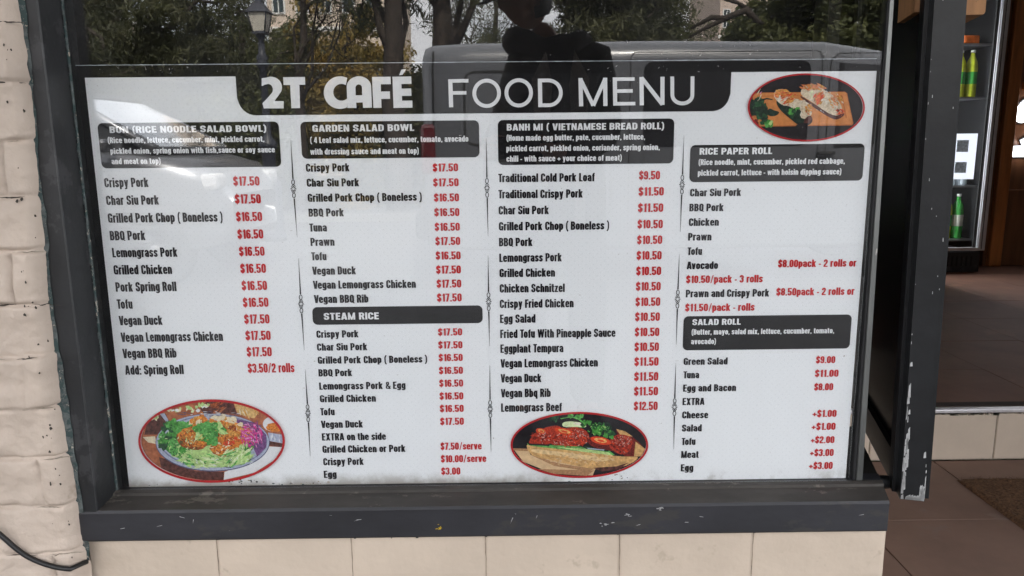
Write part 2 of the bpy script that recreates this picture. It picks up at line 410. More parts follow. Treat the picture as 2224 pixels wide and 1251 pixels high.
b.box((-.62, .42, .0), (1.36, .45, 2.75), MT['backing'])             # black backing wall behind the display window
b.prism([(1.345, .26, .43), (1.56, 1.2, .43), (1.53, 1.2, .43), (1.32, .26, .43)], (0, 0, 2.3), MT['blackleaf'])
b.box((-.62, .25, .0), (-.6, .42, 2.75), MT['backing'])
b.build('partition', bl)
b = MB()
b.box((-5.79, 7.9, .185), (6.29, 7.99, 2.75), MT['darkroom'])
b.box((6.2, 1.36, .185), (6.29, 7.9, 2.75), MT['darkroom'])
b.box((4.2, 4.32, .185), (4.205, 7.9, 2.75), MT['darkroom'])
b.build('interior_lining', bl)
# timber lined wall beside the fridge
b = MB()
b.box((4.25, 4.3, .185), (6.2, 4.36, 2.75), MT['woodpanel'])
b.build('timber_panel', bl)
b = MB(); b.box((4.27, 4.25, .187), (4.36, 4.298, 2.75), MT['wood'], .006); b.build('timber_post', bl)
b = MB(); b.box((4.365, 4.28, .187), (6.2, 4.298, .75), MT['woodpanel'], .006)
b.box((4.4, 4.27, 1.46), (6.2, 4.296, 1.52), MT['wood'], .004); b.build('timber_dado', bl)

# raised shop floor with its tiled step, entry paving
def tiles(name, xs, ys, z, th, clip=None, kind='structure', m='ply', seed=1):
    b = MB(); rr = random.Random(seed)
    b.box((xs[0], ys[0], z - th), (xs[-1], ys[-1], z - .003), MT['grout'])
    g = .0017
    for i in range(len(xs) - 1):
        for j in range(len(ys) - 1):
            g = .0017 if z < .1 else .0008
            b.box((xs[i] + g, ys[j] + g, z - .006), (xs[i + 1] - g, ys[j + 1] - g, z + rr.uniform(-.0006, .0006)), MT[m], .0012)
    return b.build(name, None, kind)
tiles('entry_paving', [1.2, 1.275, 1.724, 2.177, 2.63, 3.08, 3.4], [-.062, .33, .783, 1.205], .0, .1)
MT['ply2'] = pm('warm brown floor tile', (.2, .102, .07), .6, .16, 4, .12, 150, spec=.2, specks=[((.24, .12, .08), 3, .6)])
tiles('shop_floor', [1.0, 1.275, 1.724, 2.177, 2.63, 3.08, 3.53, 3.98, 4.43, 4.88, 5.33, 5.8, 6.2], [1.232, 1.68, 2.13, 2.58, 3.03, 3.48, 3.93, 4.38, 5.3, 6.2, 7.0, 7.9], .185, .05, seed=2, m='ply2')
st = thing('doorway_step', 'cream tiled step under the doorway with a bright metal edge', 'step', (2.4, 1.2, 0))
b = MB()
xs = [1.5, 1.95, 2.388, 2.83, 3.2]
for i in range(4): b.box((xs[i] + .002, 1.2055, .004), (xs[i + 1] - .002, 1.2315, .170), MT['basepaint'], .003)
b.box((1.5, 1.2095, .0005), (3.2, 1.2305, .168), MT['mortar'])
b.build('riser', st)
b = MB(); b.box((1.5, 1.203, .1745), (3.2, 1.2315, .188), MT['alubright'], .003); b.build('metal_nosing', st)
b = MB()
for k in range(90):
    x = R.uniform(2.15, 2.75); ww = R.uniform(.006, .03)
    b.box((x, 1.2042, .1715 - R.uniform(0, .007)), (x + ww, 1.2094, .1745), MT['mortar'])
b.build('adhesive_bead', st)
b = MB(); b.box((1.5, 1.2325, .1855), (3.2, 1.275, .1905), MT['grout'], .002); b.build('threshold_strip', st)

# coir door mat: pad plus standing fibres
mt = thing('door_mat', 'brown coir door mat lying on the entry tiles', 'mat', (2.6, .8, 0))
b = MB(); X0, X1, Y0, Y1 = 2.165, 3.0, .45, 1.045
nx, ny = 60, 44
gx, gy = np.meshgrid(np.linspace(X0, X1, nx), np.linspace(Y0, Y1, ny))
gz = .011 + .004 * fbm(gx * 60, gy * 60, 3)
ed = (gx < X0 + .006) | (gx > X1 - .006) | (gy < Y0 + .006) | (gy > Y1 - .006); gz[ed] = .001
vs = np.stack([gx, gy, gz], -1).reshape(-1, 3)
b.add(vs, [(j * nx + i, j * nx + i + 1, (j + 1) * nx + i + 1, (j + 1) * nx + i) for j in range(ny - 1) for i in range(nx - 1)], MT['coir'], True)
b.build('pad', mt)
b = MB()
for k in range(5000):
    x = R.uniform(X0, X0 + .45); y = R.uniform(Y0, Y1); a = R.uniform(0, 6.28); l = R.uniform(.006, .016); h = R.uniform(.002, .008)
    p = np.array((x, y, .011)); d = np.array((math.cos(a) * l, math.sin(a) * l, h)); n = np.array((-math.sin(a), math.cos(a), 0)) * .0007
    b.add([p - n, p + n, p + d], [(0, 1, 2)], MT['coir'])
o = b.build('fibres', mt); o['kind'] = 'stuff'

# ------------------------------------------------------------------ brick pillar left of the window (lumpy, thickly painted)
pl = thing('brick_pillar', 'thickly painted beige brick pillar left of the window', 'pillar', (-.3, -.1, 0))
def brickface(x0, x1, z0, z1, yf, courses, pitch, phase, step, jx, jz, edge, rough=1., half=True):
    nx = int((x1 - x0) / step) + 1; nz = int((z1 - z0) / step) + 1
    gx, gz = np.meshgrid(np.linspace(x0, x1, nx), np.linspace(z0, z1, nz))
    wz = gz + .006 * fbm(gx * 9, gz * 9, 3) * rough
    row = np.floor((wz - courses[0]) / courses[1])
    fz = (wz - courses[0]) / courses[1] - row
    wx = gx + .006 * fbm(gx * 8 + 30, gz * 8, 3) * rough
    off = np.where(row % 2 == 0, 0, .5) * pitch if half else 0
    fx = ((wx - phase + off) / pitch) % 1
    dz = np.minimum(fz, 1 - fz) * courses[1]; dx = np.minimum(fx, 1 - fx) * pitch
    g = np.maximum(np.exp(-(dz / jz) ** 2), .8 * np.exp(-(dx / jx) ** 2))
    y = yf + (.0062 if rough > .5 else .0022) * g * np.clip(1 + 1.9 * fbm(gx * 17, gz * 17, 3), .1, 2.2) * (.6 + .4 * rough) + rough * (.0095 * fbm(gx * 11 + row * 3.1, gz * 13, 3) + .004 * fbm(gx * 34, gz * 40, 4) + .0012 * fbm(gx * 110, gz * 110, 3))
    return gx, gz, y, nx, nz
gx, gz, gy, nx, nz = brickface(-.62, -.053, -.02, 2.1, -.1, (-.004, .0862), .236, -.095, .0032, .0034, .0032, True)
# ragged right edge: the last columns wander and roll back towards the frame
u = (gx - (-.62)) / (.62 - .053)
wob = .006 * fbm(gz * 14, gz * 0 + 3.3, 5) + .0035 * np.sin(gz * 7.5) + np.interp(gz, [0, .47, .9, 1.32, 2.1], [.006, .006, -.003, .011, .012])
gx = gx + wob * np.clip((u - .8) / .2, 0, 1)
roll = np.clip((u - .968) / .032, 0, 1)
gy = gy + .028 * roll ** 2.2 + .004 * roll * fbm(gx * 60, gz * 60, 3)
b = MB()
b.add(np.stack([gx, gy, gz], -1).reshape(-1, 3), [(j * nx + i, j * nx + i + 1, (j + 1) * nx + i + 1, (j + 1) * nx + i) for j in range(nz - 1) for i in range(nx - 1)], MT['brickpaint'], True)
b.build('brickwork', pl)
def ysurf(x, z):
    i = int(np.clip((x + .62) / .567 * (nx - 1), 0, nx - 1)); j = int(np.clip((z + .02) / 2.12 * (nz - 1), 0, nz - 1))
    return gy[j, i], gx[j, i]
b = MB()  # thin dark strips paint in the shade of the joints, besides cracks and pits
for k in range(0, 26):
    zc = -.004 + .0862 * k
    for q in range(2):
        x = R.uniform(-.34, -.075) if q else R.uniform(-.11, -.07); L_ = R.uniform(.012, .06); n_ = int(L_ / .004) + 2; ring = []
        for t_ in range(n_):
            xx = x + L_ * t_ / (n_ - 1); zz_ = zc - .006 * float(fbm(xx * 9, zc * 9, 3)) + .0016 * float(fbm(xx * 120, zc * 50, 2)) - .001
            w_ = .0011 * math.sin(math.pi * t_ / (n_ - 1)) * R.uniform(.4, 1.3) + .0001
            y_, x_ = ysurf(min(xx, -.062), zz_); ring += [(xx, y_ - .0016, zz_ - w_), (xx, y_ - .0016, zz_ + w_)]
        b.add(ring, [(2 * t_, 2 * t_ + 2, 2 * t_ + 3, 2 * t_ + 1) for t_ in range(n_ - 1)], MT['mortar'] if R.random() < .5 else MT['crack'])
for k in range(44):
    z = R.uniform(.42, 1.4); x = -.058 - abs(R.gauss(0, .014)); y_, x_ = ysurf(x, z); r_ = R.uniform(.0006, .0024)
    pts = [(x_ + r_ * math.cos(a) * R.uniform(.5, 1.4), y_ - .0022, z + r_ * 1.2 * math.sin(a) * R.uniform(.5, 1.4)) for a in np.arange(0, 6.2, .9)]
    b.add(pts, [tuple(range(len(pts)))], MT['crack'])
o = b.build('cracks_joint_shade', pl); o['kind'] = 'stuff'
# flaking old paint line between bricks and frame
b = MB(); n = 420; zz = np.linspace(.40, 2.1, n)
ex = np.interp(zz, [0, .47, .9, 1.32, 2.1], [.006, .006, -.003, .011, .012])
inner = -.047 + ex + .005 * fbm(zz * 22, zz * 0 + 9.1, 5) + .004 * np.maximum(0, fbm(zz * 40, zz * 0 + 2.1, 3))
vs = []; fs = []
for i in range(n): vs += [(-.075, -.0765 - .002 * abs(float(fbm(zz[i] * 60, 1.7, 3))), zz[i]), (inner[i], -.0762, zz[i])]
for i in range(n - 1): fs.append((2 * i, 2 * i + 1, 2 * i + 3, 2 * i + 2))
b.add(vs, fs, MT['teal']); b.build('flaking_edge', pl)

# low wall below the window: painted stretcher bricks
lw = thing('sill_wall', 'smooth beige painted brick course beneath the window sill', 'wall', (.65, -.06, 0))
gx, gz, gy, nx, nz = brickface(-.05, 1.3505, -.02, .441, -.06, (.349, .0865), .2356, .1735, .0028, .0026, .0022, False, .22, half=True)
gx, gz, gy, nx, nz = brickface(-.05, 1.3505, -.02, .441, -.06, (.335, .106), .2356, .1735, .0028, .0026, .0022, False, .22, half=True)
b = MB()
b.add(np.stack([gx, gy, gz], -1).reshape(-1, 3), [(j * nx + i, j * nx + i + 1, (j + 1) * nx + i + 1, (j + 1) * nx + i) for j in range(nz - 1) for i in range(nx - 1)], MT['basepaint'], True)
b.prism([(1.3505, -.0592, -.02), (1.43, .26, -.02), (1.36, .26, -.02), (1.3, -.0445, -.02)], (0, 0, .455), MT['basepaint'])
b.prism([(-.05, -.045, -.02), (1.3, -.0445, -.02), (1.36, .26, -.02), (-.05, .26, -.02)], (0, 0, .45), MT['basepaint'])
b.build('brickwork', lw)
b = MB()
for k in range(26):                                               # crumbled filler in the corner crack
    p = at(R.gauss(158, 9), R.uniform(1170, 1250), -.072); r = R.uniform(.002, .0075)
    bm = bmesh.new(); bmesh.ops.create_icosphere(bm, subdivisions=2, radius=r)
    for v in bm.verts: v.co = Vector(p) + Vector((v.co.x * R.uniform(.8, 1.2), v.co.y * .8, v.co.z * R.uniform(.8, 1.3)))
    b.bm(bm, MT['mortar'] if k % 3 else MT['brickpaint'], False); bm.free()
o = b.build('crumbled_filler', lw); o['kind'] = 'stuff'
b = MB()
for k in range(46):                                               # little gaps where the sill meets the bricks
    x = R.choice([.1735, .409, .645, .880, 1.116, R.uniform(0, 1.3), R.uniform(0, 1.3)]) + R.gauss(0, .004)
    b.box((x, -.0632, .4355 - R.uniform(.001, .009)), (x + R.uniform(.001, .005), -.0608, .4353), MT['rubber'])
for k in range(5):                                                # thin dirty grooves down the brick joints
    x0_ = .1735 + .2356 * k; ring = []
    for t_ in range(34):
        z = .4345 - t_ * .0125; xx = x0_ + .0012 * float(fbm(z * 60, x0_ * 9, 3)); w_ = .0006 + .0007 * max(0, float(fbm(z * 90, x0_ * 5 + 3, 2)) + .3)
        ring += [(xx - w_, -.0606, z), (xx + w_, -.0606, z)]
    b.add(ring, [(2 * t_, 2 * t_ + 2, 2 * t_ + 3, 2 * t_ + 1) for t_ in range(33)], MT['groove'])
o = b.build('joint_gaps', lw); o['kind'] = 'stuff'

# black cable
pts = [(-40, 1130), (0, 1160), (30, 1188), (60, 1210), (95, 1225), (130, 1234), (152, 1236)]
pp = [at(a, c, -.112) for a, c in pts]
dense = []
for i in range(len(pp) - 1):
    for k in range(4): dense.append(pp[i] + (pp[i + 1] - pp[i]) * k / 4)
dense.append(pp[-1])
for _ in range(3): dense = [dense[0]] + [(dense[i - 1] + 2 * dense[i] + dense[i + 1]) / 4 for i in range(1, len(dense) - 1)] + [dense[-1]]
b = MB(); b.tube([dense[0] + np.array((-.2, -.003, .2))] + dense + [dense[-1] + np.array((.012, .03, -.004))], .0042, MT['cable'], 12)
tag(b.build('cable'), 'black electric cable sagging along the foot of the brick pillar', 'cable')

# ------------------------------------------------------------------ shop window: frame, sill, glass
wi = thing('shop_window', 'charcoal framed shop window with reflecting glass and worn sill', 'window', (.65, -.03, .44))
def jit(pts, a): return pts
b = MB()
# left jamb: front face, chamfer, reveal (one extruded profile)
prof = [(-.075, -.0745), (-.0205, -.0755), (-.0185, -.0735), (-.0172, -.03), (-.0165, -.0105), (-.0165, .02), (-.075, .02)]
b.prism([(x, y, .4352) for x, y in prof], (0, 0, 1.665), MT['frame'])
b.build('jamb', wi)
b = MB(); b.box((-.0162, -.016, .499), (-.0145, -.0105, 2.08), MT['teal']); 
for k in range(60):
    z = R.uniform(.5, 1.35); b.box((-.0172, -.0172, z), (-.0158 + R.uniform(0, .0014), -.0156, z + R.uniform(.002, .012)), R.choice([MT['teal'], MT['frame'], MT['frame']]))
b.build('putty_line', wi)
b = MB()   # sill: sloping top with a bead against the glass
sp = [(-.0755, .4352), (-.0775, .4385), (-.0775, .487), (-.0745, .4915), (-.028, .4955), (-.0255, .4995), (-.0135, .5008), (-.0122, .4985), (.02, .4985), (.02, .4352)]
vs = [(-.0165 if y > -.0745 and z > .4915 else -.0725, y, z) for y, z in sp] + [(1.3425 + max(0, (y + .0775)) * .2745, y, z) for y, z in sp]
n = len(sp)
b.add(vs, [tuple(range(n))[::-1], tuple(range(n, 2 * n))], MT['sill'])
for i in range(n):
    j = (i + 1) % n
    b.add([vs[i], vs[j], vs[n + j], vs[n + i]], [(0, 3, 2, 1)], MT['silltop'] if i in (3, 4, 5) else MT['sill'])
b.prism([(1.318, .02, .4352), (1.3425 + .0975 * .2745, .02, .4352), (1.437, .265, .4352), (1.392, .265, .4352)], (0, 0, .0605), MT['silltop'])
b.build('sill', wi)
b = MB()   # scuffs: scraped pale marks on the sill face
for k in range(15):
    x = R.uniform(0, 1.33); z = R.uniform(.441, .486); a = R.uniform(-.3, .3) + (1.2 if R.random() < .2 else 0); l = R.uniform(.002, .012); t = R.uniform(.0003, .0009)
    dx, dz = l * math.cos(a), l * math.sin(a)
    b.add([(x, -.0778, z), (x + dx, -.0778, z + dz), (x + dx * .9 - dz * .1, -.0778, z + dz + t), (x + .1 * dx, -.0778, z + t)], [(0, 1, 2, 3)], MT['scrape'])
for (px, py) in ((1310, 1140), (1430, 1105), (1365, 1118), (950, 1147)):
    p = at(px, py, -.0779); yl = px == 950
    for k in range(7):
        q = p + np.array((R.gauss(0, .004), 0, R.gauss(0, .002))); l = R.uniform(.002, .007)
        b.add([q, q + (l, 0, R.uniform(-.001, .001)), q + (l * .6, 0, .0016), q + (.1 * l, 0, .001)], [(0, 1, 2, 3)], MT['yellow'] if yl and 'yellow' in MT else MT['scrape'])
o = b.build('scuff_marks', wi); o['kind'] = 'stuff'
b = MB()   # right glazing channel, slightly out of plumb
def lean(x, z): return x + .006 - .019 * (z - .495) / .84
def channel(x0, x1, y0, y1, m, zt=2.08):
    z0, z1 = .4987, zt
    q = [(lean(x0, z0), y0, z0), (lean(x1, z0), y0, z0), (lean(x1, z0), y1, z0), (lean(x0, z0), y1, z0)]
    t = [(max(lean(x0, z1), 1.3005), y0, z1), (max(lean(x1, z1), 1.3035), y0, z1), (max(lean(x1, z1), 1.3035), y1, z1), (max(lean(x0, z1), 1.3005), y1, z1)]
    b.add(q + t, [(0, 3, 2, 1), (4, 5, 6, 7), (0, 1, 5, 4), (1, 2, 6, 5), (2, 3, 7, 6), (3, 0, 4, 7)], m)
channel(1.3035, 1.3085, -.0095, .012, MT['rubber'])
channel(1.3085, 1.3145, -.0125, .012, MT['alu'])
channel(1.3150, 1.3195, -.0110, .014, MT['alu'])
b.build('edge_channel', wi)
b = MB(); b.box((-.075, -.075, 2.082), (1.34, .02, 2.0995), MT['frame']); b.build('head', wi)
b = MB(); b.box((-.0145, -.0102, .4987), (1.3015, -.0062, 2.081), MT['glass']); b.build('glass_pane', wi)

b = MB()
for (cx_, cy_, n_, sx_, sy_) in ((1640, 95, 26, 150, 40), (1330, 60, 8, 60, 40), (1500, 150, 16, 200, 14), (900, 150, 14, 300, 12), (300, 150, 20, 120, 9), (1400, 290, 8, 300, 20)):
    for k in range(n_):
        p0 = at(R.gauss(cx_, sx_), R.gauss(cy_, sy_), -.0105)
        if not (0 < p0[0] < 1.29): continue
        a_ = R.choice([R.gauss(.5, .4), R.gauss(2.2, .4), R.gauss(0, .2)]); l_ = R.uniform(.0008, .007) * R.random(); w_ = R.uniform(.0002, .0005)
        d_ = np.array((math.cos(a_), 0, math.sin(a_))); n2_ = np.array((-math.sin(a_), 0, math.cos(a_))) * w_
        b.add([p0 - n2_, p0 + d_ * l_ - n2_ * .3, p0 + d_ * l_ + n2_ * .3, p0 + n2_], [(0, 1, 2, 3)], MT['scrape'])
o = b.build('glass_scratches', wi); o['kind'] = 'stuff'

# ------------------------------------------------------------------ the menu board
mb = thing('menu_board', 'large white printed menu board with black header behind the window glass', 'menu board', (.65, .0, .5))
BW, BH = 1.3, .7157
b = MB(); b.box((0, 0, .4995), (BW, .003, .5 + BH), MT['sheet']); b.build('menu_sheet', mb)
b = MB()
zf = bd(1000, 134)[1]
b.box((-.0145, .0045, .4988), (1.3, .0055, zf), MT['backing'])
b.box((-.0745, .021, .45), (-.0172, .4195, 2.75), MT['backing'])
b.build('backing_film', mb)
b = MB(); b.box((-.0145, .0030, zf - .0008), (1.3, .0055, zf + .0001), MT['cardgrey'])
b.build('film_edge', mb)
Y1, Y2 = -.0007, -.0014
def bpoly(B, pts, y, m): B.poly2([[bd(*p) for p in pts]], y, m)
# header band with rounded lower corners (drawn on the sheet)
b = MB()
zt = .5 + BH + .0005
hx0, hx1 = bd(512, 168)[0], bd(1588, 160)[0]; hz = bd(1050, 246)[1]; r = .028
pts = [(hx0, zt), (hx0, hz + r)] + [(hx0 + .001 + r - r * math.cos(rad(t)), hz + r - r * math.sin(rad(t))) for t in range(10, 91, 10)] + \
      [(hx1 - .001 - r + r * math.sin(rad(t)), hz + r - r * math.cos(rad(t))) for t in range(0, 90, 10)] + [(hx1, hz + r), (hx1, zt)]
b.poly2([pts], Y1, MT['black'])
hb = b.build('header_band', mb)

# lettering: a condensed grotesque drawn with an elliptical pen
class Pen: pass
G = Pen()
def setpen(w, h, m): G.w, G.h, G.m = w, h, m
def path(tok, closed=False):
    """tok: (x,y) or (x,y,rx,ry) rounded corners -> sampled points"""
    n = len(tok); out = []
    for i, t in enumerate(tok):
        p = np.array(t[:2], float)
        if len(t) == 2: out.append(p); continue
        a = np.array(tok[(i - 1) % n][:2], float); c = np.array(tok[(i + 1) % n][:2], float)
        def q(o):
            d = o - p; l = np.linalg.norm(d); k = t[2] if abs(d[0]) > abs(d[1]) else t[3]
            return p + d / l * min(k, l * (.5 if True else 1))
        s, e = q(a), q(c)
        c1, c2 = s + (p - s) * .5523, e + (p - e) * .5523
        for k in range(7):
            u = k / 6; out.append((1 - u) ** 3 * s + 3 * u * (1 - u) ** 2 * c1 + 3 * u * u * (1 - u) * c2 + u ** 3 * e)
    res = [out[0]]
    for p in out[1:]:
        if np.linalg.norm(p - res[-1]) > 1e-5: res.append(p)
    if closed: res.append(res[0])
    return res
def stroke(tok, closed=False, w=None, h=None):
    a, c = (w or G.w) / 2, (h or G.h) / 2
    P = path(tok, closed); n = len(P); L, Rr = [], []
    for i, p in enumerate(P):
        if closed: t = P[(i + 1) % (n - 1)] - P[(i - 1) % (n - 1)]
        else: t = P[min(i + 1, n - 1)] - P[max(i - 1, 0)]
        nn = np.array((-t[1], t[0])); nn = nn / np.linalg.norm(nn)
        o = np.array((a * a * nn[0], c * c * nn[1])) / math.sqrt((a * nn[0]) ** 2 + (c * nn[1]) ** 2)
        L.append(p + o); Rr.append(p - o)
    return [[L[i], L[i + 1], Rr[i + 1], Rr[i]] for i in range(n - 1)]
def PQ(x0, y0, x1, y1, w=None):
    w = (w or G.w) / 2
    return [[np.array((x0 - w, y0)), np.array((x0 + w, y0)), np.array((x1 + w, y1)), np.array((x1 - w, y1))]]
def HB(x0, x1, y, h=None):
    h = (h or G.h) / 2
    return [[np.array((x0, y - h)), np.array((x1, y - h)), np.array((x1, y + h)), np.array((x0, y + h))]]
def glyph(ch):
    w, h, m = G.w, G.h, G.m
    X = .765; xt = X - h / 2; T = 1 - h / 2; B = h / 2; L = w / 2
    def wd(k): return k * m
    rx, ry = .15 * m, .19
    def box(W, y0, y1): return stroke([(L, y0, rx, ry), (W - L, y0, rx, ry), (W - L, y1, rx, ry), (L, y1, rx, ry)], True)
    def c_(*a): return tuple(a) + (rx, ry)
    W = wd(.48); Rr = W - L
    V = lambda x, y0=0, y1=1, ww=None: PQ(x, y0, x, y1, ww)
    if ch == ' ': return wd(.2), []
    if ch.isupper():
        if ch == 'A': W = wd(.54); return W, PQ(L * .95, 0, W / 2 - .035, 1, w * .98) + PQ(W - L * .95, 0, W / 2 + .035, 1, w * .98) + HB(L, W - L, .24)
        if ch == 'B': return W, V(L) + stroke([(L, T), c_(Rr - .015, T), c_(Rr - .015, .53), (L, .53)]) + stroke([(L, .52), c_(Rr, .52), c_(Rr, B), (L, B)])
        if ch == 'C': return W, stroke([(Rr, .37), c_(Rr, B), c_(L, B), c_(L, T), c_(Rr, T), (Rr, .65)])
        if ch == 'D': return W, V(L) + stroke([(L, T), c_(Rr, T), c_(Rr, B), (L, B)])
        if ch == 'E': W = wd(.4); return W, V(L) + HB(L, W, T) + HB(L, W * .94, .52) + HB(L, W, B)
        if ch == 'F': W = wd(.39); return W, V(L) + HB(L, W, T) + HB(L, W * .94, .5)
        if ch == 'G': return W, stroke([(Rr, .68), c_(Rr, T), c_(L, T), c_(L, B), c_(Rr, B), (Rr, .5)]) + HB(W * .52, W, .46) + V(W - w * .35, 0, .3, w * .5)
        if ch == 'H': return W, V(L) + V(Rr) + HB(L, Rr, .52)
        if ch == 'I': return w, V(L)
        if ch == 'K': W = wd(.5); return W, V(L) + PQ(L * 1.6, .38, W - L * 1.1, 1, w * 1.05) + PQ(W * .5, .52, W - L * .95, 0, w * 1.05)
        if ch == 'L': W = wd(.38); return W, V(L) + HB(L, W, B)
        if ch == 'M': W = wd(.64); return W, V(L * .9, 0, 1, w * .9) + V(W - L * .9, 0, 1, w * .9) + PQ(L, 1, W / 2, 0, w * .8) + PQ(W - L, 1, W / 2, 0, w * .8)
        if ch == 'N': W = wd(.5); return W, V(L * .92, 0, 1, w * .92) + V(W - L * .92, 0, 1, w * .92) + PQ(L, 1, W - L, 0, w * .9)
        if ch == 'O': return W, box(W, B, T)
        if ch == 'P': return W, V(L) + stroke([(L, T), c_(Rr, T), c_(Rr, .44), (L, .44)])
        if ch == 'Q': return W, box(W, B, T) + PQ(W * .55, .22, W * .98, -.06, w * .7)
        if ch == 'R': return W, V(L) + stroke([(L, T), c_(Rr, T), c_(Rr, .5), (L, .5)]) + PQ(W * .62, .5, W - L * .85, 0, w * .98)
        if ch == 'S': return W, stroke([(Rr, .68), c_(Rr, T), c_(L, T), c_(L, .52), c_(Rr, .49), c_(Rr, B), c_(L, B), (L, .34)])
        if ch == 'T': W = wd(.44); return W, HB(0, W, T) + V(W / 2)
        if ch == 'U': return W, stroke([(L, 1), c_(L, B), c_(Rr, B), (Rr, 1)])
        if ch == 'V': W = wd(.52); return W, PQ(L * .95, 1, W / 2 - .03, 0, w * .98) + PQ(W - L * .95, 1, W / 2 + .03, 0, w * .98)
        if ch == 'W': W = wd(.78); return W, PQ(L * .9, 1, W * .29, 0, w * .9) + PQ(W / 2, 1, W * .29, 0, w * .85) + PQ(W / 2, 1, W * .71, 0, w * .85) + PQ(W - L * .9, 1, W * .71, 0, w * .9)
        if ch == 'X': W = wd(.52); return W, PQ(L, 0, W - L, 1) + PQ(L, 1, W - L, 0)
    if ch.islower():
        W = wd(.45); Rr = W - L
        if ch == 'a': return W, V(Rr, 0, .5) + stroke([(L, .53), c_(L, xt), c_(Rr, xt), (Rr, .3)]) + stroke([(Rr, .42), c_(L, .42), c_(L, B), (Rr, B)], h=h * .9)
        if ch == 'b': return W, V(L) + box(W, B, xt)
        if ch == 'c': return W, stroke([(Rr, .29), c_(Rr, B), c_(L, B), c_(L, xt), c_(Rr, xt), (Rr, .48)])
        if ch == 'd': return W, V(Rr) + box(W, B, xt)
        if ch == 'e': return W, stroke([(Rr, .24), c_(Rr, B), c_(L, B), c_(L, xt), c_(Rr, xt), (Rr, .34)]) + HB(L, W, .385, h * .75)
        if ch == 'f': W = wd(.28); return W, stroke([(W * .5, 0), (W * .5, T, .09, .14), (W * 1.02, T)]) + HB(0, W, xt, h * .8)
        if ch == 'g': return W, box(W, .1, xt) + stroke([(Rr, X), c_(Rr, -.13), c_(L, -.13), (L, -.02)], h=h * .85)
        if ch == 'h': return W, V(L) + stroke([(L, .5), c_(L, xt), c_(Rr, xt), (Rr, 0)])
        if ch == 'i': return w, V(L, 0, X) + V(L, .85, 1)
        if ch == 'k': W = wd(.46); return W, V(L) + PQ(L * 1.5, .28, W - L * 1.05, X, w) + PQ(W * .5, .42, W - L * .95, 0, w)
        if ch == 'l': return w, V(L)
        if ch == 'm': W = wd(.7); return W, V(L, 0, X) + stroke([(L, .5), (L, xt, .1, .15), (W / 2, xt, .1, .15), (W / 2, 0)]) + stroke([(W / 2, .5), (W / 2, xt, .1, .15), (W - L, xt, .1, .15), (W - L, 0)])
        if ch == 'n': return W, V(L, 0, X) + stroke([(L, .5), c_(L, xt), c_(Rr, xt), (Rr, 0)])
        if ch == 'o': return W, box(W, B, xt)
        if ch == 'p': return W, V(L, -.21, X) + box(W, B, xt)
        if ch == 'q': return W, V(Rr, -.21, X) + box(W, B, xt)
        if ch == 'r': W = wd(.31); return W, V(L, 0, X) + stroke([(L, .45), (L, xt - .01, .09, .14), (W, xt - .01)], h=h * 1.15)
        if ch == 's': W = wd(.42); Rr = W - L; q = lambda x, y: (x, y, rx, .15); return W, stroke([(Rr, .52), q(Rr, xt), q(L, xt), q(L, .4), q(Rr, .37), q(Rr, B), q(L, B), (L, .25)], h=h * .95)
        if ch == 't': W = wd(.3); return W, stroke([(W * .45, .95), (W * .45, B, .09, .12), (W * 1.02, B)]) + HB(0, W, xt, h * .8)
        if ch == 'u': return W, stroke([(L, X), c_(L, B), c_(Rr, B), (Rr, .3)]) + V(Rr, 0, X)
        if ch == 'v': W = wd(.44); return W, PQ(L * .9, X, W / 2 - .02, 0, w * .9) + PQ(W - L * .9, X, W / 2 + .02, 0, w * .9)
        if ch == 'w': W = wd(.66); return W, PQ(L * .85, X, W * .29, 0, w * .85) + PQ(W / 2, X, W * .29, 0, w * .8) + PQ(W / 2, X, W * .71, 0, w * .8) + PQ(W - L * .85, X, W * .71, 0, w * .85)
        if ch == 'x': W = wd(.46); return W, PQ(L, 0, W - L, X) + PQ(L, X, W - L, 0)
        if ch == 'y': W = wd(.45); return W, PQ(L * .9, X, W / 2 - .01, .02, w * .9) + PQ(W - L * .9, X, W * .42, -.2, w * .9) + HB(W * .06, W * .42, -.14, h * .85)
        if ch == 'z': W = wd(.38); return W, HB(0, W, xt, h * .9) + HB(0, W, B, h * .9) + PQ(L, B, W - L, xt)
    if ch.isdigit():
        W = wd(.46); Rr = W - L
        if ch == '0': return W, box(W, B, T)
        if ch == '1': W = wd(.32); return W, V(W - L) + PQ(L * .6, .76, W - L, .95, w * .6)
        if ch == '2': return W, stroke([(L, .66), c_(L, T), c_(Rr, T), (Rr, .56, .1, .16), (L, .24, .1, .14), (L, B)]) + HB(0, W, B)
        if ch == '3': return W, stroke([(L, .7), c_(L, T), c_(Rr, T), c_(Rr, .52), (W * .4, .52)]) + stroke([(W * .4, .52), c_(Rr, .52), c_(Rr, B), c_(L, B), (L, .3)])
        if ch == '4': return W, V(Rr - .02) + HB(0, W, .27) + PQ(L * .7, .27, Rr - .06, 1, w * .8)
        if ch == '5': return W, HB(L * .5, W * .96, T) + V(L, .42, 1) + stroke([(L, .58), c_(Rr, .58), c_(Rr, B), c_(L, B), (L, .3)])
        if ch == '6': return W, box(W, B, .57) + stroke([(Rr, .72), c_(Rr, T), c_(L, T), (L, .3)])
        if ch == '7': W = wd(.42); return W, HB(0, W, T) + PQ(W * .36, 0, W - L * .95, 1 - h * .5, w)
        if ch == '8': return W, box(W, B, .53) + box(W, .49, T)
        if ch == '9': return W, box(W, .43, T) + stroke([(L, .28), c_(L, B), c_(Rr, B), (Rr, .7)])
    if ch == '$': W = wd(.46); Rr = W - L; return W, stroke([(Rr, .68), c_(Rr, T), c_(L, T), c_(L, .52), c_(Rr, .49), c_(Rr, B), c_(L, B), (L, .34)]) + V(W / 2, -.1, 1.1, w * .34)
    if ch == '.': return w * .95, V(w * .475, 0, .17, w * .9)
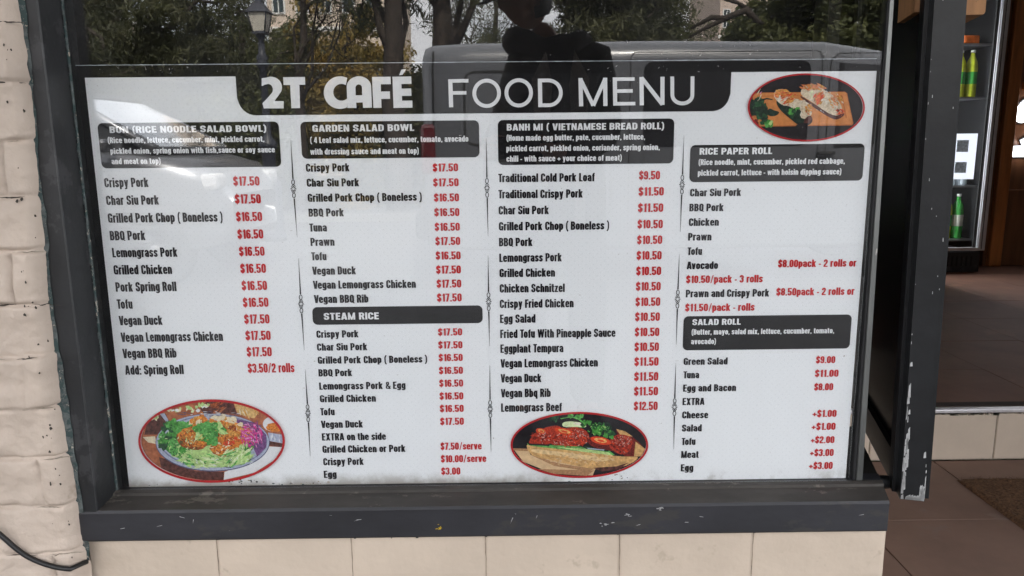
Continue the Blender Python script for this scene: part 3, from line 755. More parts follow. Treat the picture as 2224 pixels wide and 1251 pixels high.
    if ch == ',': return w * .95, V(w * .475, 0, .17, w * .9) + PQ(w * .35, -.12, w * .65, .02, w * .5)
    if ch == ':': return w * .95, V(w * .475, 0, .17, w * .9) + V(w * .475, .5, .67, w * .9)
    if ch == '/': W = wd(.36); return W, PQ(.06, -.04, W - .06, 1.04, w * .55)
    if ch == '(': W = wd(.24); return W, stroke([(W, 1.06), (W * .38, .84, .1, .22), (W * .38, .06, .1, .22), (W, -.17)], w=w * .72)
    if ch == ')': W = wd(.24); return W, stroke([(0, 1.06), (W * .62, .84, .1, .22), (W * .62, .06, .1, .22), (0, -.17)], w=w * .72)
    if ch == '-': W = wd(.24); return W, HB(0, W, .36)
    if ch == '+': W = wd(.46); return W, HB(0, W, .38, h * .95) + V(W / 2, .14, .62, w * .8)
    if ch == '&': W = wd(.54); Rr = W * .82; return W, stroke([(W, .0), (L * 1.3, .66, .1, .12), (L * 1.3, T, .1, .1), (Rr * .8, T, .1, .1), (Rr * .8, .62, .1, .1), (L, .4, .1, .1), (L, B, .12, .12), (Rr, B, .1, .12), (W * .95, .45)], w=w * .7, h=h * .8)
    return wd(.3), []
KERN = {('T', 'o'): -.07, ('T', 'u'): -.06, ('T', 'e'): -.06, ('T', 'r'): -.06, ('V', 'e'): -.05, ('L', 'T'): -.04, ('A', 'V'): -.05, ('A', 'v'): -.05, ('P', 'A'): -.05, ('F', 'r'): -.02}
def text(B, s, x0, x1, bl, cap, m, y, pen=(.19, .145, 1.), gap=.052):
    setpen(*pen)
    X, Z = bd(x0, bl)
    Zt = bd(x0, bl - cap)[1]; sz = Zt - Z
    py = bl
    for _ in range(4):                       # right end on the same level of the board
        Xr = at(x1, py, 0)[0]; py = topx((Xr, 0, Z))[1]
    cur = 0; polys = []
    for i, ch in enumerate(s):
        if i and (s[i - 1], ch) in KERN: cur += KERN[(s[i - 1], ch)]
        W, ps = glyph(ch)
        for pg in ps: polys.append([(p[0] + cur, p[1]) for p in pg])
        cur += W + gap
    cur -= gap
    kx = (Xr - X) / cur
    for k, pg in enumerate(polys):
        yy = y - (k % 9) * .00002
        q = [(X + p[0] * kx, yy, Z + p[1] * sz) for p in pg]
        a = sum(q[i][0] * q[(i + 1) % 4][2] - q[(i + 1) % 4][0] * q[i][2] for i in range(4))
        B.add(q, [(0, 1, 2, 3) if a > 0 else (3, 2, 1, 0)], m)

# --- title
b = MB()
q4 = lambda x, y: (x / 3.1771 + 540, y / 3.1771 + 130)
def smooth_loop(pts, it=2):
    for _ in range(it):
        o = []
        for i in range(len(pts)):
            p = pts[i]; q = pts[(i + 1) % len(pts)]
            o += [(p[0] * .75 + q[0] * .25, p[1] * .75 + q[1] * .25), (p[0] * .25 + q[0] * .75, p[1] * .25 + q[1] * .75)]
        pts = o
    return pts
def arcpts(cx, cy, rx_, ry_, a0, a1, n=18): return [(cx + rx_ * math.cos(rad(a0 + (a1 - a0) * i / n)), cy + ry_ * math.sin(rad(a0 + (a1 - a0) * i / n))) for i in range(n + 1)]
two = [(92, 128)] + arcpts(155, 190, 77, 73, -115, 25) + [(212, 240), (180, 285), (243, 285), (243, 335), (107, 335), (97, 300)] + [(140, 255)] + arcpts(136, 205, 33, 38, 40, -90)[::1] + [(112, 172), (92, 182)]
tee = [(240, 120), (390, 118), (392, 172), (352, 172), (356, 333), (297, 334), (288, 174), (243, 174)]
cee = arcpts(632, 226, 112, 112, 296, 64, 40) + [(683, 274)] + arcpts(642, 224, 57, 58, 48, 302, 26) + [(672, 176)]
aye = [[(683, 332), (678, 185)] + arcpts(762, 185, 84, 71, 180, 360, 20) + [(852, 330), (791, 331), (788, 294), (743, 295), (745, 332)], [(740, 245), (738, 190)] + arcpts(761, 190, 22, 20, 180, 360, 10) + [(785, 244)]]
eff = [(852, 118), (980, 117), (982, 168), (913, 169), (914, 219), (975, 218), (977, 269), (916, 270), (918, 331), (862, 332)]
eee = [(993, 117), (1122, 115), (1124, 166), (1055, 167), (1056, 199), (1122, 198), (1124, 248), (1058, 249), (1060, 282), (1130, 281), (1131, 330), (1001, 332)]
acc = [(1055, 68), (1086, 65), (1062, 104), (1040, 106)]
for word in (([two], [tee]), ([cee], aye, [eff], [eee], [acc])):
    b = MB()
    for lp in word: b.poly2([[bd(*q4(*p)) for p in l] for l in lp], Y2, MT['whiteink'])
    b.build('title_word', hb)
b = MB()
def pstroke(pts, wd_=9.0, closed=False):
    G.w = G.h = wd_
    for k, pg in enumerate(stroke([tuple(p) for p in pts], closed)):
        q = [(bd(p[0], p[1])[0], Y2 - (k % 5) * .00003 - pstroke.n * .00002, bd(p[0], p[1])[1]) for p in pg]
        a = sum(q[i][0] * q[(i + 1) % 4][2] - q[(i + 1) % 4][0] * q[i][2] for i in range(4))
        b.add(q, [(0, 1, 2, 3) if a > 0 else (3, 2, 1, 0)], MT['whiteink'])
    pstroke.n = (pstroke.n + 1) % 12
pstroke.n = 0
pstroke([(978, 172.5), (980, 233)]); pstroke([(974, 176), (1017.5, 175.5)], 7.6); pstroke([(976, 202), (1013, 201.6)], 7.6)
for (xa, xb, ya, yb) in ((1026, 1088, 171, 234.5), (1095.6, 1157.5, 170, 233.4)):
    pstroke(arcpts((xa + xb) / 2, (ya + yb) / 2, (xb - xa) / 2 - 4.2, (yb - ya) / 2 - 4.2, 0, 360, 48)[:-1], 8.2, True)
pstroke([(1172.4, 171), (1173.5, 232.5)])
pstroke([(1168, 175)] + [(1190, 174.8)] + arcpts(1191, 201.8, 27, 27, -88, 88, 22) + [(1190, 228.6), (1169, 228.8)], 8.)
b.build('subtitle_word', hb); b = MB()
pstroke([(1260.5, 169.8), (1262, 231)]); pstroke([(1314, 169), (1314.5, 230.2)])
pstroke([(1260, 171), (1288.4, 229.5)], 8.2); pstroke([(1314.5, 170.4), (1288.2, 229.5)], 8.2)
pstroke([(1335, 168.4), (1336, 229.4)]); pstroke([(1331, 172.2), (1378, 171.8)], 7.6); pstroke([(1333, 198), (1374, 197.6)], 7.6); pstroke([(1332, 225.6), (1379.5, 225)], 7.6)
pstroke([(1393, 167.4), (1393.6, 228.8)]); pstroke([(1438.4, 166.9), (1438.4, 228)]); pstroke([(1393, 169), (1438.4, 227)], 8.8)
pstroke([(1459.6, 166.4), (1459.8, 206)] + arcpts(1481.5, 206, 21.7, 18.8, 180, 0, 20) + [(1503.6, 166)], 8.2)
b.build('subtitle_word', hb)

# --- heading boxes with their lettering
HP = (.26, .185, 1.42); DP = (.2, .152, 1.0)
HEADS = [
 ((212.4, 266.8), (605.6, 264.4), (220.8, 365.8), (611, 362), [('BUN (RICE NOODLE SALAD BOWL)', 239.5, 579.8, 289, 14.3, 1), ('(Rice noodle, lettuce, cucumber, mint, pickled carrot,', 235.4, 575, 311, 12.6, 0), ('pickled onion, spring onion with fish,sauce or soy sauce', 241.2, 597.7, 334.4, 12.6, 0), ('and meat on top)', 243.8, 350.3, 356.7, 12.6, 0)]),
 ((652.2, 263.4), (1040, 262.3), (655.9, 343.9), (1041.8, 342.4), [('GARDEN SALAD BOWL', 679.4, 899.8, 286.3, 14.8, 1), ('( 4 Leaf salad mix, lettuce, cucumber, tomato, avocado', 674.2, 1017.4, 310.9, 13, 0), ('with dressing sauce and meat on top)', 674.7, 910, 335.9, 13, 0)]),
 ((677.9, 667.7), (1047.6, 662.3), (680.3, 706.6), (1048.7, 700.3), [('STEAM RICE', 704, 823.2, 694.3, 15, 1)]),
 ((1080.9, 262), (1464.4, 256), (1082.4, 360.4), (1462.3, 352.9), [('BANH MI ( VIETNAMESE BREAD ROLL)', 1100.7, 1442.2, 283.8, 14.6, 1), ('(Home made egg butter, pate, cucumber, lettuce,', 1100, 1400.7, 306, 12.8, 0), ('pickled carrot, pickled onion, coriander, spring onion,', 1099.9, 1432.5, 328.9, 12.8, 0), ('chili - with sauce + your choice of meat)', 1100, 1350.2, 351.2, 12.8, 0)]),
 ((1499.3, 315.5), (1878, 311.2), (1496.7, 396.4), (1872.7, 391.4), [('RICE PAPER ROLL', 1518.9, 1676.3, 336, 14.4, 1), ('(Rice noodle, mint, cucumber, pickled red cabbage,', 1516.5, 1833.8, 358.6, 12.6, 0), ('pickled carrot, lettuce - with hoisin dipping sauce)', 1515, 1826.3, 381.7, 12.6, 0)]),
 ((1484.4, 687.4), (1849.6, 682), (1482.7, 760.8), (1845.3, 756.5), [('SALAD ROLL', 1503.2, 1607.9, 705.8, 13, 1), ('(Butter, mayo, salad mix, lettuce, cucumber, tomato,', 1501.4, 1810.7, 726.7, 11.8, 0), ('avocado)', 1500.4, 1554.5, 747.2, 11.8, 0)]),
]
for tl, tr, bll, br, lines in HEADS:
    A, Bq, C_, D = bd(*tl), bd(*tr), bd(*bll), bd(*br)
    x0, x1 = (A[0] + C_[0]) / 2, (Bq[0] + D[0]) / 2; z1, z0 = (A[1] + Bq[1]) / 2, (C_[1] + D[1]) / 2
    b = MB(); b.poly2([rbox(x0, z0, x1, z1, .0085)], Y1, MT['black']); hx = b.build('heading_box', mb)
    b = MB()
    for (s, a, c, bl_, cap, hd) in lines: text(b, s, a, c, bl_, cap, MT['whiteink'], Y2, HP if hd else DP, .1 if hd else .06)
    b.build('lettering', hx)

# --- item and price lines, section by section
SECT = [
 (20.6, 20.2, [('Crispy Pork', 228, 323.4, 407), ('Char Siu Pork', 232, 346, 445.4), ('Grilled Pork Chop ( Boneless )', 235.9, 484.6, 483.8), ('BBQ Pork', 240, 316.7, 522), ('Lemongrass Pork', 245.2, 386.2, 559), ('Grilled Chicken', 248.3, 374.7, 596.3), ('Pork Spring Roll', 252.4, 384.3, 633.5), ('Tofu', 255.5, 289, 670.6), ('Vegan Duck', 259.8, 353.8, 706.4), ('Vegan Lemongrass Chicken', 263.9, 485, 742.6), ('Vegan BBQ Rib', 267.7, 384.3, 777.8), ('Add: Spring Roll', 273, 399.9, 813.8)],
  [('$17.50', 507.6, 564.4, 403.5), ('$17.50', 511, 567.3, 442.3), ('$16.50', 513.8, 570.2, 480.7), ('$16.50', 516.7, 572.6, 518.6), ('$16.50', 520.2, 575.4, 556), ('$16.50', 522.9, 578.5, 593.2), ('$16.50', 525.8, 580.9, 630.3), ('$16.50', 528.6, 583.8, 666.8), ('$17.50', 531.3, 586.2, 703), ('$17.50', 534.1, 588.6, 738.7), ('$17.50', 536.8, 591, 774.2), ('$3.50/2 rolls', 539.2, 640.1, 809.5)]),
 (17.6, 17.4, [('Crispy Pork', 665, 759.5, 373), ('Char Siu Pork', 666.9, 780.2, 405.6), ('Grilled Pork Chop ( Boneless )', 669, 916.6, 438.4), ('BBQ Pork', 670.8, 747.2, 470.6), ('Tuna', 672.5, 710.5, 503), ('Prawn', 674.9, 727.1, 534.1), ('Tofu', 676.8, 709.6, 565.4), ('Vegan Duck', 678.8, 773.5, 596.7), ('Vegan Lemongrass Chicken', 680.5, 903.5, 627.3), ('Vegan BBQ Rib', 682.7, 800.5, 658.2)],
  [('$17.50', 940.2, 995.2, 372.6), ('$17.50', 941, 996.3, 405), ('$16.50', 942.8, 997.1, 437.8), ('$16.50', 943.6, 998, 469.7), ('$16.50', 944.5, 998.9, 501.5), ('$17.50', 945.8, 999.7, 532.4), ('$16.50', 946.6, 1000.6, 563.7), ('$17.50', 947.5, 1001.2, 594.3), ('$17.50', 948.6, 1002.1, 624.8), ('$17.50', 949.4, 1003, 655)]),
 (15.8, 15.6, [('Crispy Pork', 687.8, 778.9, 733.5), ('Char Siu Pork', 689.1, 797.9, 761.6), ('Grilled Pork Chop ( Boneless )', 690.8, 928.2, 789.9), ('BBQ Pork', 692.4, 765.2, 817.5), ('Lemongrass Pork & Egg', 693.8, 881.1, 846.3), ('Grilled Chicken', 695.4, 816.7, 873.6), ('Tofu', 696.3, 727.2, 901.9), ('Vegan Duck', 698, 788.4, 929.3), ('EXTRA on the side', 699.8, 838.5, 956.6), ('Grilled Chicken or Pork', 701, 880.7, 983.3), ('Crispy Pork', 702.6, 790.2, 1010.4), ('Egg', 703.8, 731.6, 1037.8)],
  [('$17.50', 951.6, 1004, 728.8), ('$17.50', 952.2, 1004.7, 756.9), ('$16.50', 953, 1005.2, 784.3), ('$16.50', 953.7, 1005.6, 812.2), ('$16.50', 954.2, 1006.1, 840), ('$16.50', 954.9, 1006.6, 867.8), ('$16.50', 955.6, 1007.3, 894.9), ('$17.50', 956.2, 1007.7, 922.8), ('$7.50/serve', 957.2, 1046.2, 976.8), ('$10.00/serve', 957.9, 1056.2, 1004.1), ('$3.00', 958.6, 1000, 1030.8)]),
 (18.4, 18.6, [('Traditional Cold Pork Loaf', 1082.4, 1291.3, 395.8), ('Traditional Crispy Pork', 1082.6, 1265.4, 431), ('Char Siu Pork', 1083.2, 1191.8, 466), ('Grilled Pork Chop ( Boneless )', 1083.7, 1323, 500.7), ('BBQ Pork', 1083.9, 1156.4, 535), ('Lemongrass Pork', 1084.5, 1220, 569), ('Grilled Chicken', 1085, 1205.4, 602), ('Chicken Schnitzel', 1085.4, 1226.5, 635.5), ('Crispy Fried Chicken', 1085.6, 1245.8, 669), ('Egg Salad', 1086, 1163, 701.4), ('Fried Tofu With Pineapple Sauce', 1086.5, 1336.4, 734.2), ('Eggplant Tempura', 1086.9, 1223.5, 766.3), ('Vegan Lemongrass Chicken', 1087.3, 1298.2, 798.3), ('Vegan Duck', 1087.6, 1175.8, 830.7), ('Vegan Bbq Rib', 1088, 1196, 863), ('Lemongrass Beef', 1088.4, 1220, 894.3)],
  [('$9.50', 1387.8, 1433.1, 390), ('$11.50', 1386.7, 1441.5, 425.2), ('$11.50', 1385.4, 1440.2, 460.6), ('$10.50', 1384.3, 1439.2, 496.2), ('$10.50', 1383.5, 1437.9, 530.2), ('$10.50', 1382.4, 1436.6, 564), ('$10.50', 1381.5, 1435.5, 597.8), ('$10.50', 1380.9, 1434.6, 631.2), ('$10.50', 1380, 1433.5, 664.7), ('$10.50', 1379.1, 1432.7, 697.3), ('$10.50', 1378.5, 1431.6, 730.3), ('$10.50', 1378, 1430.7, 762.5), ('$11.50', 1377.6, 1430, 794.6), ('$11.50', 1377.2, 1429.4, 827), ('$11.50', 1376.8, 1428.8, 858.9), ('$12.50', 1376.3, 1428, 890.9)]),
 (16.6, 16.4, [('Char Siu Pork', 1498.2, 1608.9, 426.6), ('BBQ Pork', 1496.7, 1570.9, 459), ('Chicken', 1495.6, 1560.8, 490.7), ('Prawn', 1494.1, 1544.8, 522.5), ('Tofu', 1492.8, 1524.3, 553.8), ('Avocado', 1491.3, 1558.9, 584.7), ('Prawn and Crispy Pork', 1489.1, 1669.8, 645.8)],
  [('$8.00pack - 2 rolls or', 1689.2, 1858.9, 580.6), ('$10.50/pack - 3 rolls', 1489.8, 1656, 614.9), ('$8.50pack - 2 rolls or', 1685.6, 1854.6, 642), ('$11.50/pack - rolls', 1487.8, 1638.3, 676.2)]),
 (15.4, 15.4, [('Green Salad', 1484.4, 1579.8, 792.5), ('Tuna', 1483.8, 1518.1, 821.7), ('Egg and Bacon', 1483.2, 1598.2, 850.4), ('EXTRA', 1482, 1529.6, 879.6), ('Cheese', 1481.2, 1537.6, 908.7), ('Salad', 1480.6, 1523.7, 937.2), ('Tofu', 1480, 1510, 966.3), ('Meat', 1479, 1517, 994.6), ('Egg', 1478.2, 1505.4, 1023.5)],
  [('$9.00', 1771.5, 1813.3, 788.9), ('$11.00', 1769.2, 1820.3, 818.5), ('$8.00', 1767.6, 1808.7, 847.8), ('+$1.00', 1763.8, 1816, 905.7), ('+$1.00', 1762, 1813.8, 933.8), ('+$2.00', 1760.1, 1811.5, 962.7), ('+$3.00', 1758.4, 1809.7, 990.7), ('+$3.00', 1756.2, 1807.6, 1018.8)]),
]
for ci, cp, items, prices in SECT:
    b = MB()
    for s, a, c, bl_ in items: text(b, s, a, c, bl_, ci, MT['ink'], Y1, (.205, .155, 1.))
    b.build('item_lettering', mb)
    b = MB()
    for s, a, c, bl_ in prices: text(b, s, a, c, bl_, cp, MT['redink'], Y1, (.2, .158, 1.))
    b.build('price_lettering', mb)

# --- ornamental column dividers
DIV = [((632, 304), (637.5, 410), (645.7, 515), 20), ((648.5, 561), (654, 660), (661, 760), 20), ((663, 802), (669, 897), (674, 990.7), 19),
       ((1056, 300.7), (1057.8, 408), (1060, 512), 21), ((1060, 555), (1061.2, 655), (1063.2, 751.5), 20), ((1063.6, 793.6), (1064.8, 888), (1066.6, 981.4), 19),
       ((1485.4, 294), (1481.3, 401), (1477.4, 503.3), 21), ((1475.2, 551.8), (1471.5, 649.5), (1468.7, 748.2), 20), ((1467.7, 788.6), (1464.8, 884), (1463.1, 975.3), 19)]
for t, mid, bo, hh in DIV:
    b = MB(); k = [0]
    def st2(pts, w_, closed=False):
        G.w = G.h = w_
        for pg in stroke(pts, closed):
            q = [(bd(*p)[0], Y1 - (k[0] % 7) * .00003, bd(*p)[1]) for p in pg]; k[0] += 1
            a = sum(q[i][0] * q[(i + 1) % 4][2] - q[(i + 1) % 4][0] * q[i][2] for i in range(4))
            b.add(q, [(0, 1, 2, 3) if a > 0 else (3, 2, 1, 0)], MT['ink'])
    mx, my = mid
    for (e, sgn) in ((t, -1), (bo, 1)):
        root = (mx + sgn * hh * (e[0] - mx) / abs(e[1] - my) * sgn * 1.0, my + sgn * (hh + 1))
        root = (mx + (e[0] - mx) * (hh + 1) / abs(e[1] - my), my + sgn * (hh + 1))
        b.poly2([[bd(root[0] - 1.5, root[1]), bd(root[0] + 1.5, root[1]), bd(e[0] + .2, e[1]), bd(e[0] - .2, e[1])]], Y1, MT['ink'])
        cx, cy = mx + (e[0] - mx) * .13, my + sgn * hh * .72
        st2(arcpts(cx, cy, 3.2, hh * .26, 0, 360, 14)[:-1], 1.6, True)          # teardrop loop
        cx2, cy2 = mx, my + sgn * hh * .36
        st2([(cx2 - 3.5, cy2 - sgn * 1.5), (cx2, cy2 + sgn * 2.5), (cx2 + 3.5, cy2 - sgn * 1.5)], 1.8)
    for a in range(0, 360, 45):                                                  # centre rosette of petals
        c_, s_ = math.cos(rad(a)), math.sin(rad(a))
        st2([(mx + 2.6 * c_, my + 2.9 * s_), (mx + 6.3 * c_, my + 6.6 * s_)], 2.1)
    b.build('column_divider', mb)

# --- printed food pictures (flat prints, drawn layer by layer)
def fm(n, c, var=.25, sc=90): return pm('print ' + n, c, .5, min(.75, var * 1.5), sc * 2.6, spec=.08)
FM = dict(terra=fm('terracotta table', (.36, .12, .055), .3, 40), dark=fm('dark wood', (.09, .032, .026), .5, 60), white=fm('white napkin', (.66, .68, .7), .04), bowl=fm('blue bowl', (.17, .19, .3), .2),
          bowl2=fm('bowl glaze', (.36, .4, .52), .15), bowl3=fm('bowl lip', (.09, .09, .16), .2), g1=fm('herb green', (.06, .25, .045), .4), g2=fm('leaf green', (.1, .34, .08), .4), g3=fm('cucumber', (.4, .58, .22), .25), g4=fm('pale cucumber', (.6, .7, .4), .2),
          g0=fm('deep green', (.02, .075, .03), .4), or1=fm('fried orange', (.6, .2, .035), .45, 120), or2=fm('golden', (.6, .3, .07), .4, 120), or3=fm('brown glaze', (.3, .07, .02), .5, 120), pink=fm('pickled pink', (.62, .045, .27), .25), pink2=fm('pale pink', (.66, .26, .48), .3),
          purple=fm('purple shade', (.16, .07, .2), .3), cream=fm('cream', (.68, .6, .42), .15), yellow=fm('wood grain', (.58, .38, .15), .25), char=fm('charcoal', (.014, .012, .015), .3, 20), plank=fm('orange plank', (.58, .22, .065), .14, 30), plank2=fm('plank edge', (.42, .13, .035), .2),
          prawn=fm('prawn', (.62, .2, .07), .4), rice=fm('rice paper', (.62, .52, .38), .25, 120), rice2=fm('noodle', (.7, .66, .56), .15, 120), nori=fm('dark leaf', (.012, .028, .018), .4), bread=fm('bread crust', (.55, .33, .13), .3, 60), bread2=fm('bread crumb', (.66, .48, .25), .2, 60),
          meat=fm('glazed meat', (.36, .035, .018), .55, 130), meat2=fm('meat dark', (.14, .014, .012), .5, 130), shine=fm('shine', (.62, .36, .3), .3), chili=fm('chilli', (.62, .06, .02), .25), chil2=fm('chilli seed', (.68, .36, .12), .3), board=fm('pale board', (.6, .42, .24), .12, 30), board2=fm('board shade', (.36, .2, .1), .2), ringred=fm('red ring', (.42, .015, .02), .08))
class Pic:
    """a printed oval; every next shape lies a hair in front of the one before"""
    def __init__(s, cx, cy, a, c): s.B = MB(); s.y = -.0004; s.e = (cx, cy, a, c)
    def inside(s, p, k=.985):
        cx, cy, a, c = s.e; d = math.hypot((p[0] - cx) / (a * k), (p[1] - cy) / (c * k))
        return p if d <= 1 else (cx + (p[0] - cx) / d, cy + (p[1] - cy) / d)
    def poly(s, pts, m, clip=True):
        if clip: pts = [s.inside(p) for p in pts]
        s.y -= .000004
        s.B.poly2([[bd(*p) for p in pts]], s.y, FM[m])
    def ell(s, cx, cy, a, c, m, n=28, jag=0., rot=0.):
        pts = []
        for i in range(n):
            t = 2 * math.pi * i / n; k = 1 + (R.uniform(-jag, jag) if jag else 0)
            x, y = a * k * math.cos(t), c * k * math.sin(t)
            pts.append((cx + x * math.cos(rot) - y * math.sin(rot), cy + x * math.sin(rot) + y * math.cos(rot)))
        s.poly(pts, m)
    def shards(s, n, cx, cy, sx, sy, l, w_, ms, a0=0., da=3.2):
        for _ in range(n):
            while True:
                u, v = R.uniform(-1, 1), R.uniform(-1, 1)
                if u * u + v * v < 1: break
            x, y = cx + u * sx, cy + v * sy; a = a0 + R.uniform(-da, da); L_ = l * R.uniform(.6, 1.3); W_ = w_ * R.uniform(.6, 1.3)
            c_, s_ = math.cos(a), math.sin(a)
            s.poly([(x + c_ * p - s_ * q, y + s_ * p + c_ * q) for p, q in ((-L_ / 2, 0), (-L_ * .1, W_ / 2), (L_ / 2, W_ * .1), (L_ * .05, -W_ / 2))], R.choice(ms))
    def leaves(s, n, cx, cy, sx, sy, r, ms):
        for _ in range(n):
            while True:
                u, v = R.uniform(-1, 1), R.uniform(-1, 1)
                if u * u + v * v < 1: break
            s.ell(cx + u * sx, cy + v * sy, r * R.uniform(.6, 1.2), r * R.uniform(.4, .9), R.choice(ms), 11, .32, R.uniform(0, 3))
    def done(s, ring):
        o = s.B.build('food_picture', mb)
        cx, cy, a, c = s.e; b2 = MB(); n = 72
        vs = []; yy = s.y - .00003
        for i in range(n):
            t = 2 * math.pi * i / n
            for k in (1 + .012, 1 - ring / a): vs.append((bd(cx + a * k * math.cos(t), cy + (c + (a * k - a)) * math.sin(t))[0], yy, bd(cx + a * k * math.cos(t), cy + (c + (a * k - a)) * math.sin(t))[1]))
        b2.add(vs, [(2 * i, 2 * i + 1, (2 * i + 3) % (2 * n), (2 * i + 2) % (2 * n)) for i in range(n)], FM['ringred'])
        b2.build('red_ring', o)
        return o
# noodle bowl (photo px -> zoom px /5.957 + (290, 850))
z5 = lambda x, y: (x / 5.957 + 290, y / 5.957 + 850)
def zl(f, *pts): return [f(*p) for p in pts]
p = Pic(461.5, 956, 157, 88.5)
p.ell(461.5, 956, 156, 88, 'terra', 64)
p.poly(zl(z5, (130, 420), (250, 330), (420, 290), (470, 420), (300, 560), (140, 560)), 'dark'); p.poly(zl(z5, (340, 290), (400, 280), (470, 400), (430, 400)), 'bowl2')
p.poly(zl(z5, (120, 590), (280, 580), (300, 680), (190, 660)), 'cream')
p.poly(zl(z5, (330, 850), (520, 900), (800, 1030), (1170, 1040), (1165, 1150), (900, 1165), (560, 1110), (350, 1000)), 'dark')
p.poly(zl(z5, (960, 115), (1290, 140), (1340, 290), (900, 280), (860, 220)), 'dark'); p.shards(16, *z5(1080, 200), 30, 11, 26, 5, ['terra', 'dark', 'or3'], -.5, .4)
p.poly(zl(z5, (1295, 140), (1640, 250), (1560, 350), (1350, 290)), 'yellow'); p.shards(9, *z5(1500, 260), 22, 10, 20, 4, ['cream', 'yellow', 'or2'], 1.2, .3)
for (x, y, r_) in ((520, 235, 15), (760, 220, 17), (900, 165, 12), (270, 340, 9)): p.leaves(9, *z5(x, y), r_, r_ * .45, 4.6, ['g4', 'cream', 'white', 'g3'])
p.ell(*z5(1800, 420), 21, 16, 'white'); p.ell(*z5(1830, 460), 19, 10, 'or1', 20, .1); p.poly(zl(z5, (1740, 530), (1930, 560), (1930, 670), (1760, 640)), 'bowl2'); p.shards(9, *z5(1850, 600), 13, 7, 14, 2, ['white', 'bowl2'], 1.5, .1)
p.poly(zl(z5, (1760, 640), (1930, 675), (1915, 720), (1760, 700)), 'dark')
p.poly(zl(z5, (1180, 1040), (1560, 900), (1740, 710), (1930, 720), (1880, 900), (1600, 1080), (1170, 1150)), 'white')
p.ell(*z5(1025, 660), 124, 63, 'bowl3', 60); p.ell(*z5(1025, 655), 122.5, 61.5, 'bowl2', 60); p.ell(*z5(1035, 645), 117, 57, 'bowl', 60); p.ell(*z5(1040, 645), 114, 55, 'bowl2', 60)
p.poly(zl(z5, (1300, 350), (1560, 400), (1720, 560), (1720, 720), (1600, 840), (1500, 600)), 'purple')
p.ell(*z5(980, 650), 101, 47, 'g1', 50); p.ell(*z5(1080, 570), 80, 33, 'or1', 40); p.ell(*z5(1050, 840), 78, 24, 'g3', 40)
p.leaves(34, *z5(540, 600), 32, 34, 11, ['g1', 'g2', 'g0']); p.leaves(26, *z5(620, 720), 30, 18, 11, ['g2', 'g1', 'g3']); p.leaves(18, *z5(600, 430), 26, 8, 9, ['g2', 'g1'])
p.leaves(30, *z5(1000, 380), 46, 11, 8, ['or2', 'or1', 'cream', 'or1']); p.leaves(26, *z5(1290, 500), 24, 24, 9, ['or1', 'or2', 'cream', 'or3'])
p.ell(*z5(800, 600), 39, 24, 'or3', 22, .1); p.ell(*z5(790, 590), 36, 22, 'or1', 22, .1); p.shards(60, *z5(790, 600), 34, 20, 13, 4.5, ['or2', 'or1', 'or3'], .3, .6)
p.ell(*z5(1160, 740), 27, 17, 'or3', 20, .1); p.ell(*z5(1160, 735), 25, 15, 'or1', 20, .1); p.shards(36, *z5(1160, 735), 24, 14, 10, 4, ['or2', 'or1', 'or3', 'cream'], -.2, .8)
p.leaves(14, *z5(1270, 640), 16, 10, 7, ['or3', 'or1', 'chili'])
p.shards(110, *z5(1530, 560), 23, 28, 17, 3, ['pink', 'pink', 'pink2', 'purple'], .7, 1.); p.shards(14, *z5(1400, 640), 10, 8, 12, 3, ['chili', 'or1'], 0, 2)
p.shards(60, *z5(900, 890), 46, 14, 26, 5.5, ['g3', 'g4', 'g3', 'g2'], .25, .6); p.shards(55, *z5(1350, 830), 30, 17, 30, 5, ['g3', 'g4', 'g3', 'g2'], -.45, .4); p.shards(20, *z5(1440, 740), 16, 12, 16, 4, ['g4', 'g3'], -1.1, .7)
p.shards(50, *z5(800, 600), 38, 22, 6, 2.2, ['or3', 'or1', 'or2', 'or3']); p.shards(40, *z5(1290, 520), 25, 26, 5, 2, ['or3', 'or1', 'cream', 'or2']); p.shards(40, *z5(560, 620), 36, 34, 7, 2.2, ['g0', 'g0', 'g3', 'g4']); p.shards(30, *z5(640, 740), 32, 18, 6, 2, ['g0', 'g4']); p.shards(40, *z5(1100, 900), 80, 14, 9, 1.8, ['g2', 'g0', 'white', 'g4']); p.shards(24, *z5(1530, 560), 22, 26, 8, 1.6, ['pink2', 'pink'])
p.leaves(46, *z5(990, 510), 34, 18, 8.5, ['g2', 'g1', 'g2', 'g3']); p.leaves(12, *z5(1010, 620), 14, 8, 7, ['g2', 'g1']); p.shards(5, *z5(850, 610), 10, 8, 26, 1.6, ['g4', 'or2'], -.8, .4)
p.shards(34, *z5(990, 520), 34, 18, 5, 1.8, ['g0', 'g0', 'g3']); p.shards(40, *z5(1000, 280), 70, 5, 12, 1.2, ['bowl3', 'white'], .05, .25)
p.done(3.2)
# bread roll (zoom px /4.633 + (1050, 740)); ellipse measured in the photo
z8 = lambda x, y: (x / 4.633 + 1050, y / 4.633 + 740)
z7 = lambda x, y: (x / 3.12 + 1050, y / 3.12 + 850)
p = Pic(1258, 965, 147.5, 70)
p.ell(1258, 965, 147, 69.5, 'char', 64)
p.poly(zl(z7, (195, 385), (300, 388), (320, 430), (760, 520), (740, 570), (480, 560), (260, 480)), 'board'); p.poly(zl(z7, (320, 430), (520, 490), (760, 525), (700, 540), (480, 505)), 'board2'); p.poly(zl(z7, (370, 525), (750, 535), (700, 575), (470, 560)), 'board2'); p.poly(zl(z7, (195, 385), (300, 388), (302, 405), (200, 400)), 'board2')
p.poly(zl(z7, (900, 255), (960, 270), (1005, 305), (1060, 350), (1095, 395), (1040, 440), (960, 440), (920, 400)), 'meat2'); p.poly(zl(z7, (900, 255), (960, 270), (1010, 305), (930, 300)), 'bread')
p.poly(zl(z7, (1030, 340), (1100, 390), (1070, 440), (1020, 440)), 'bread')
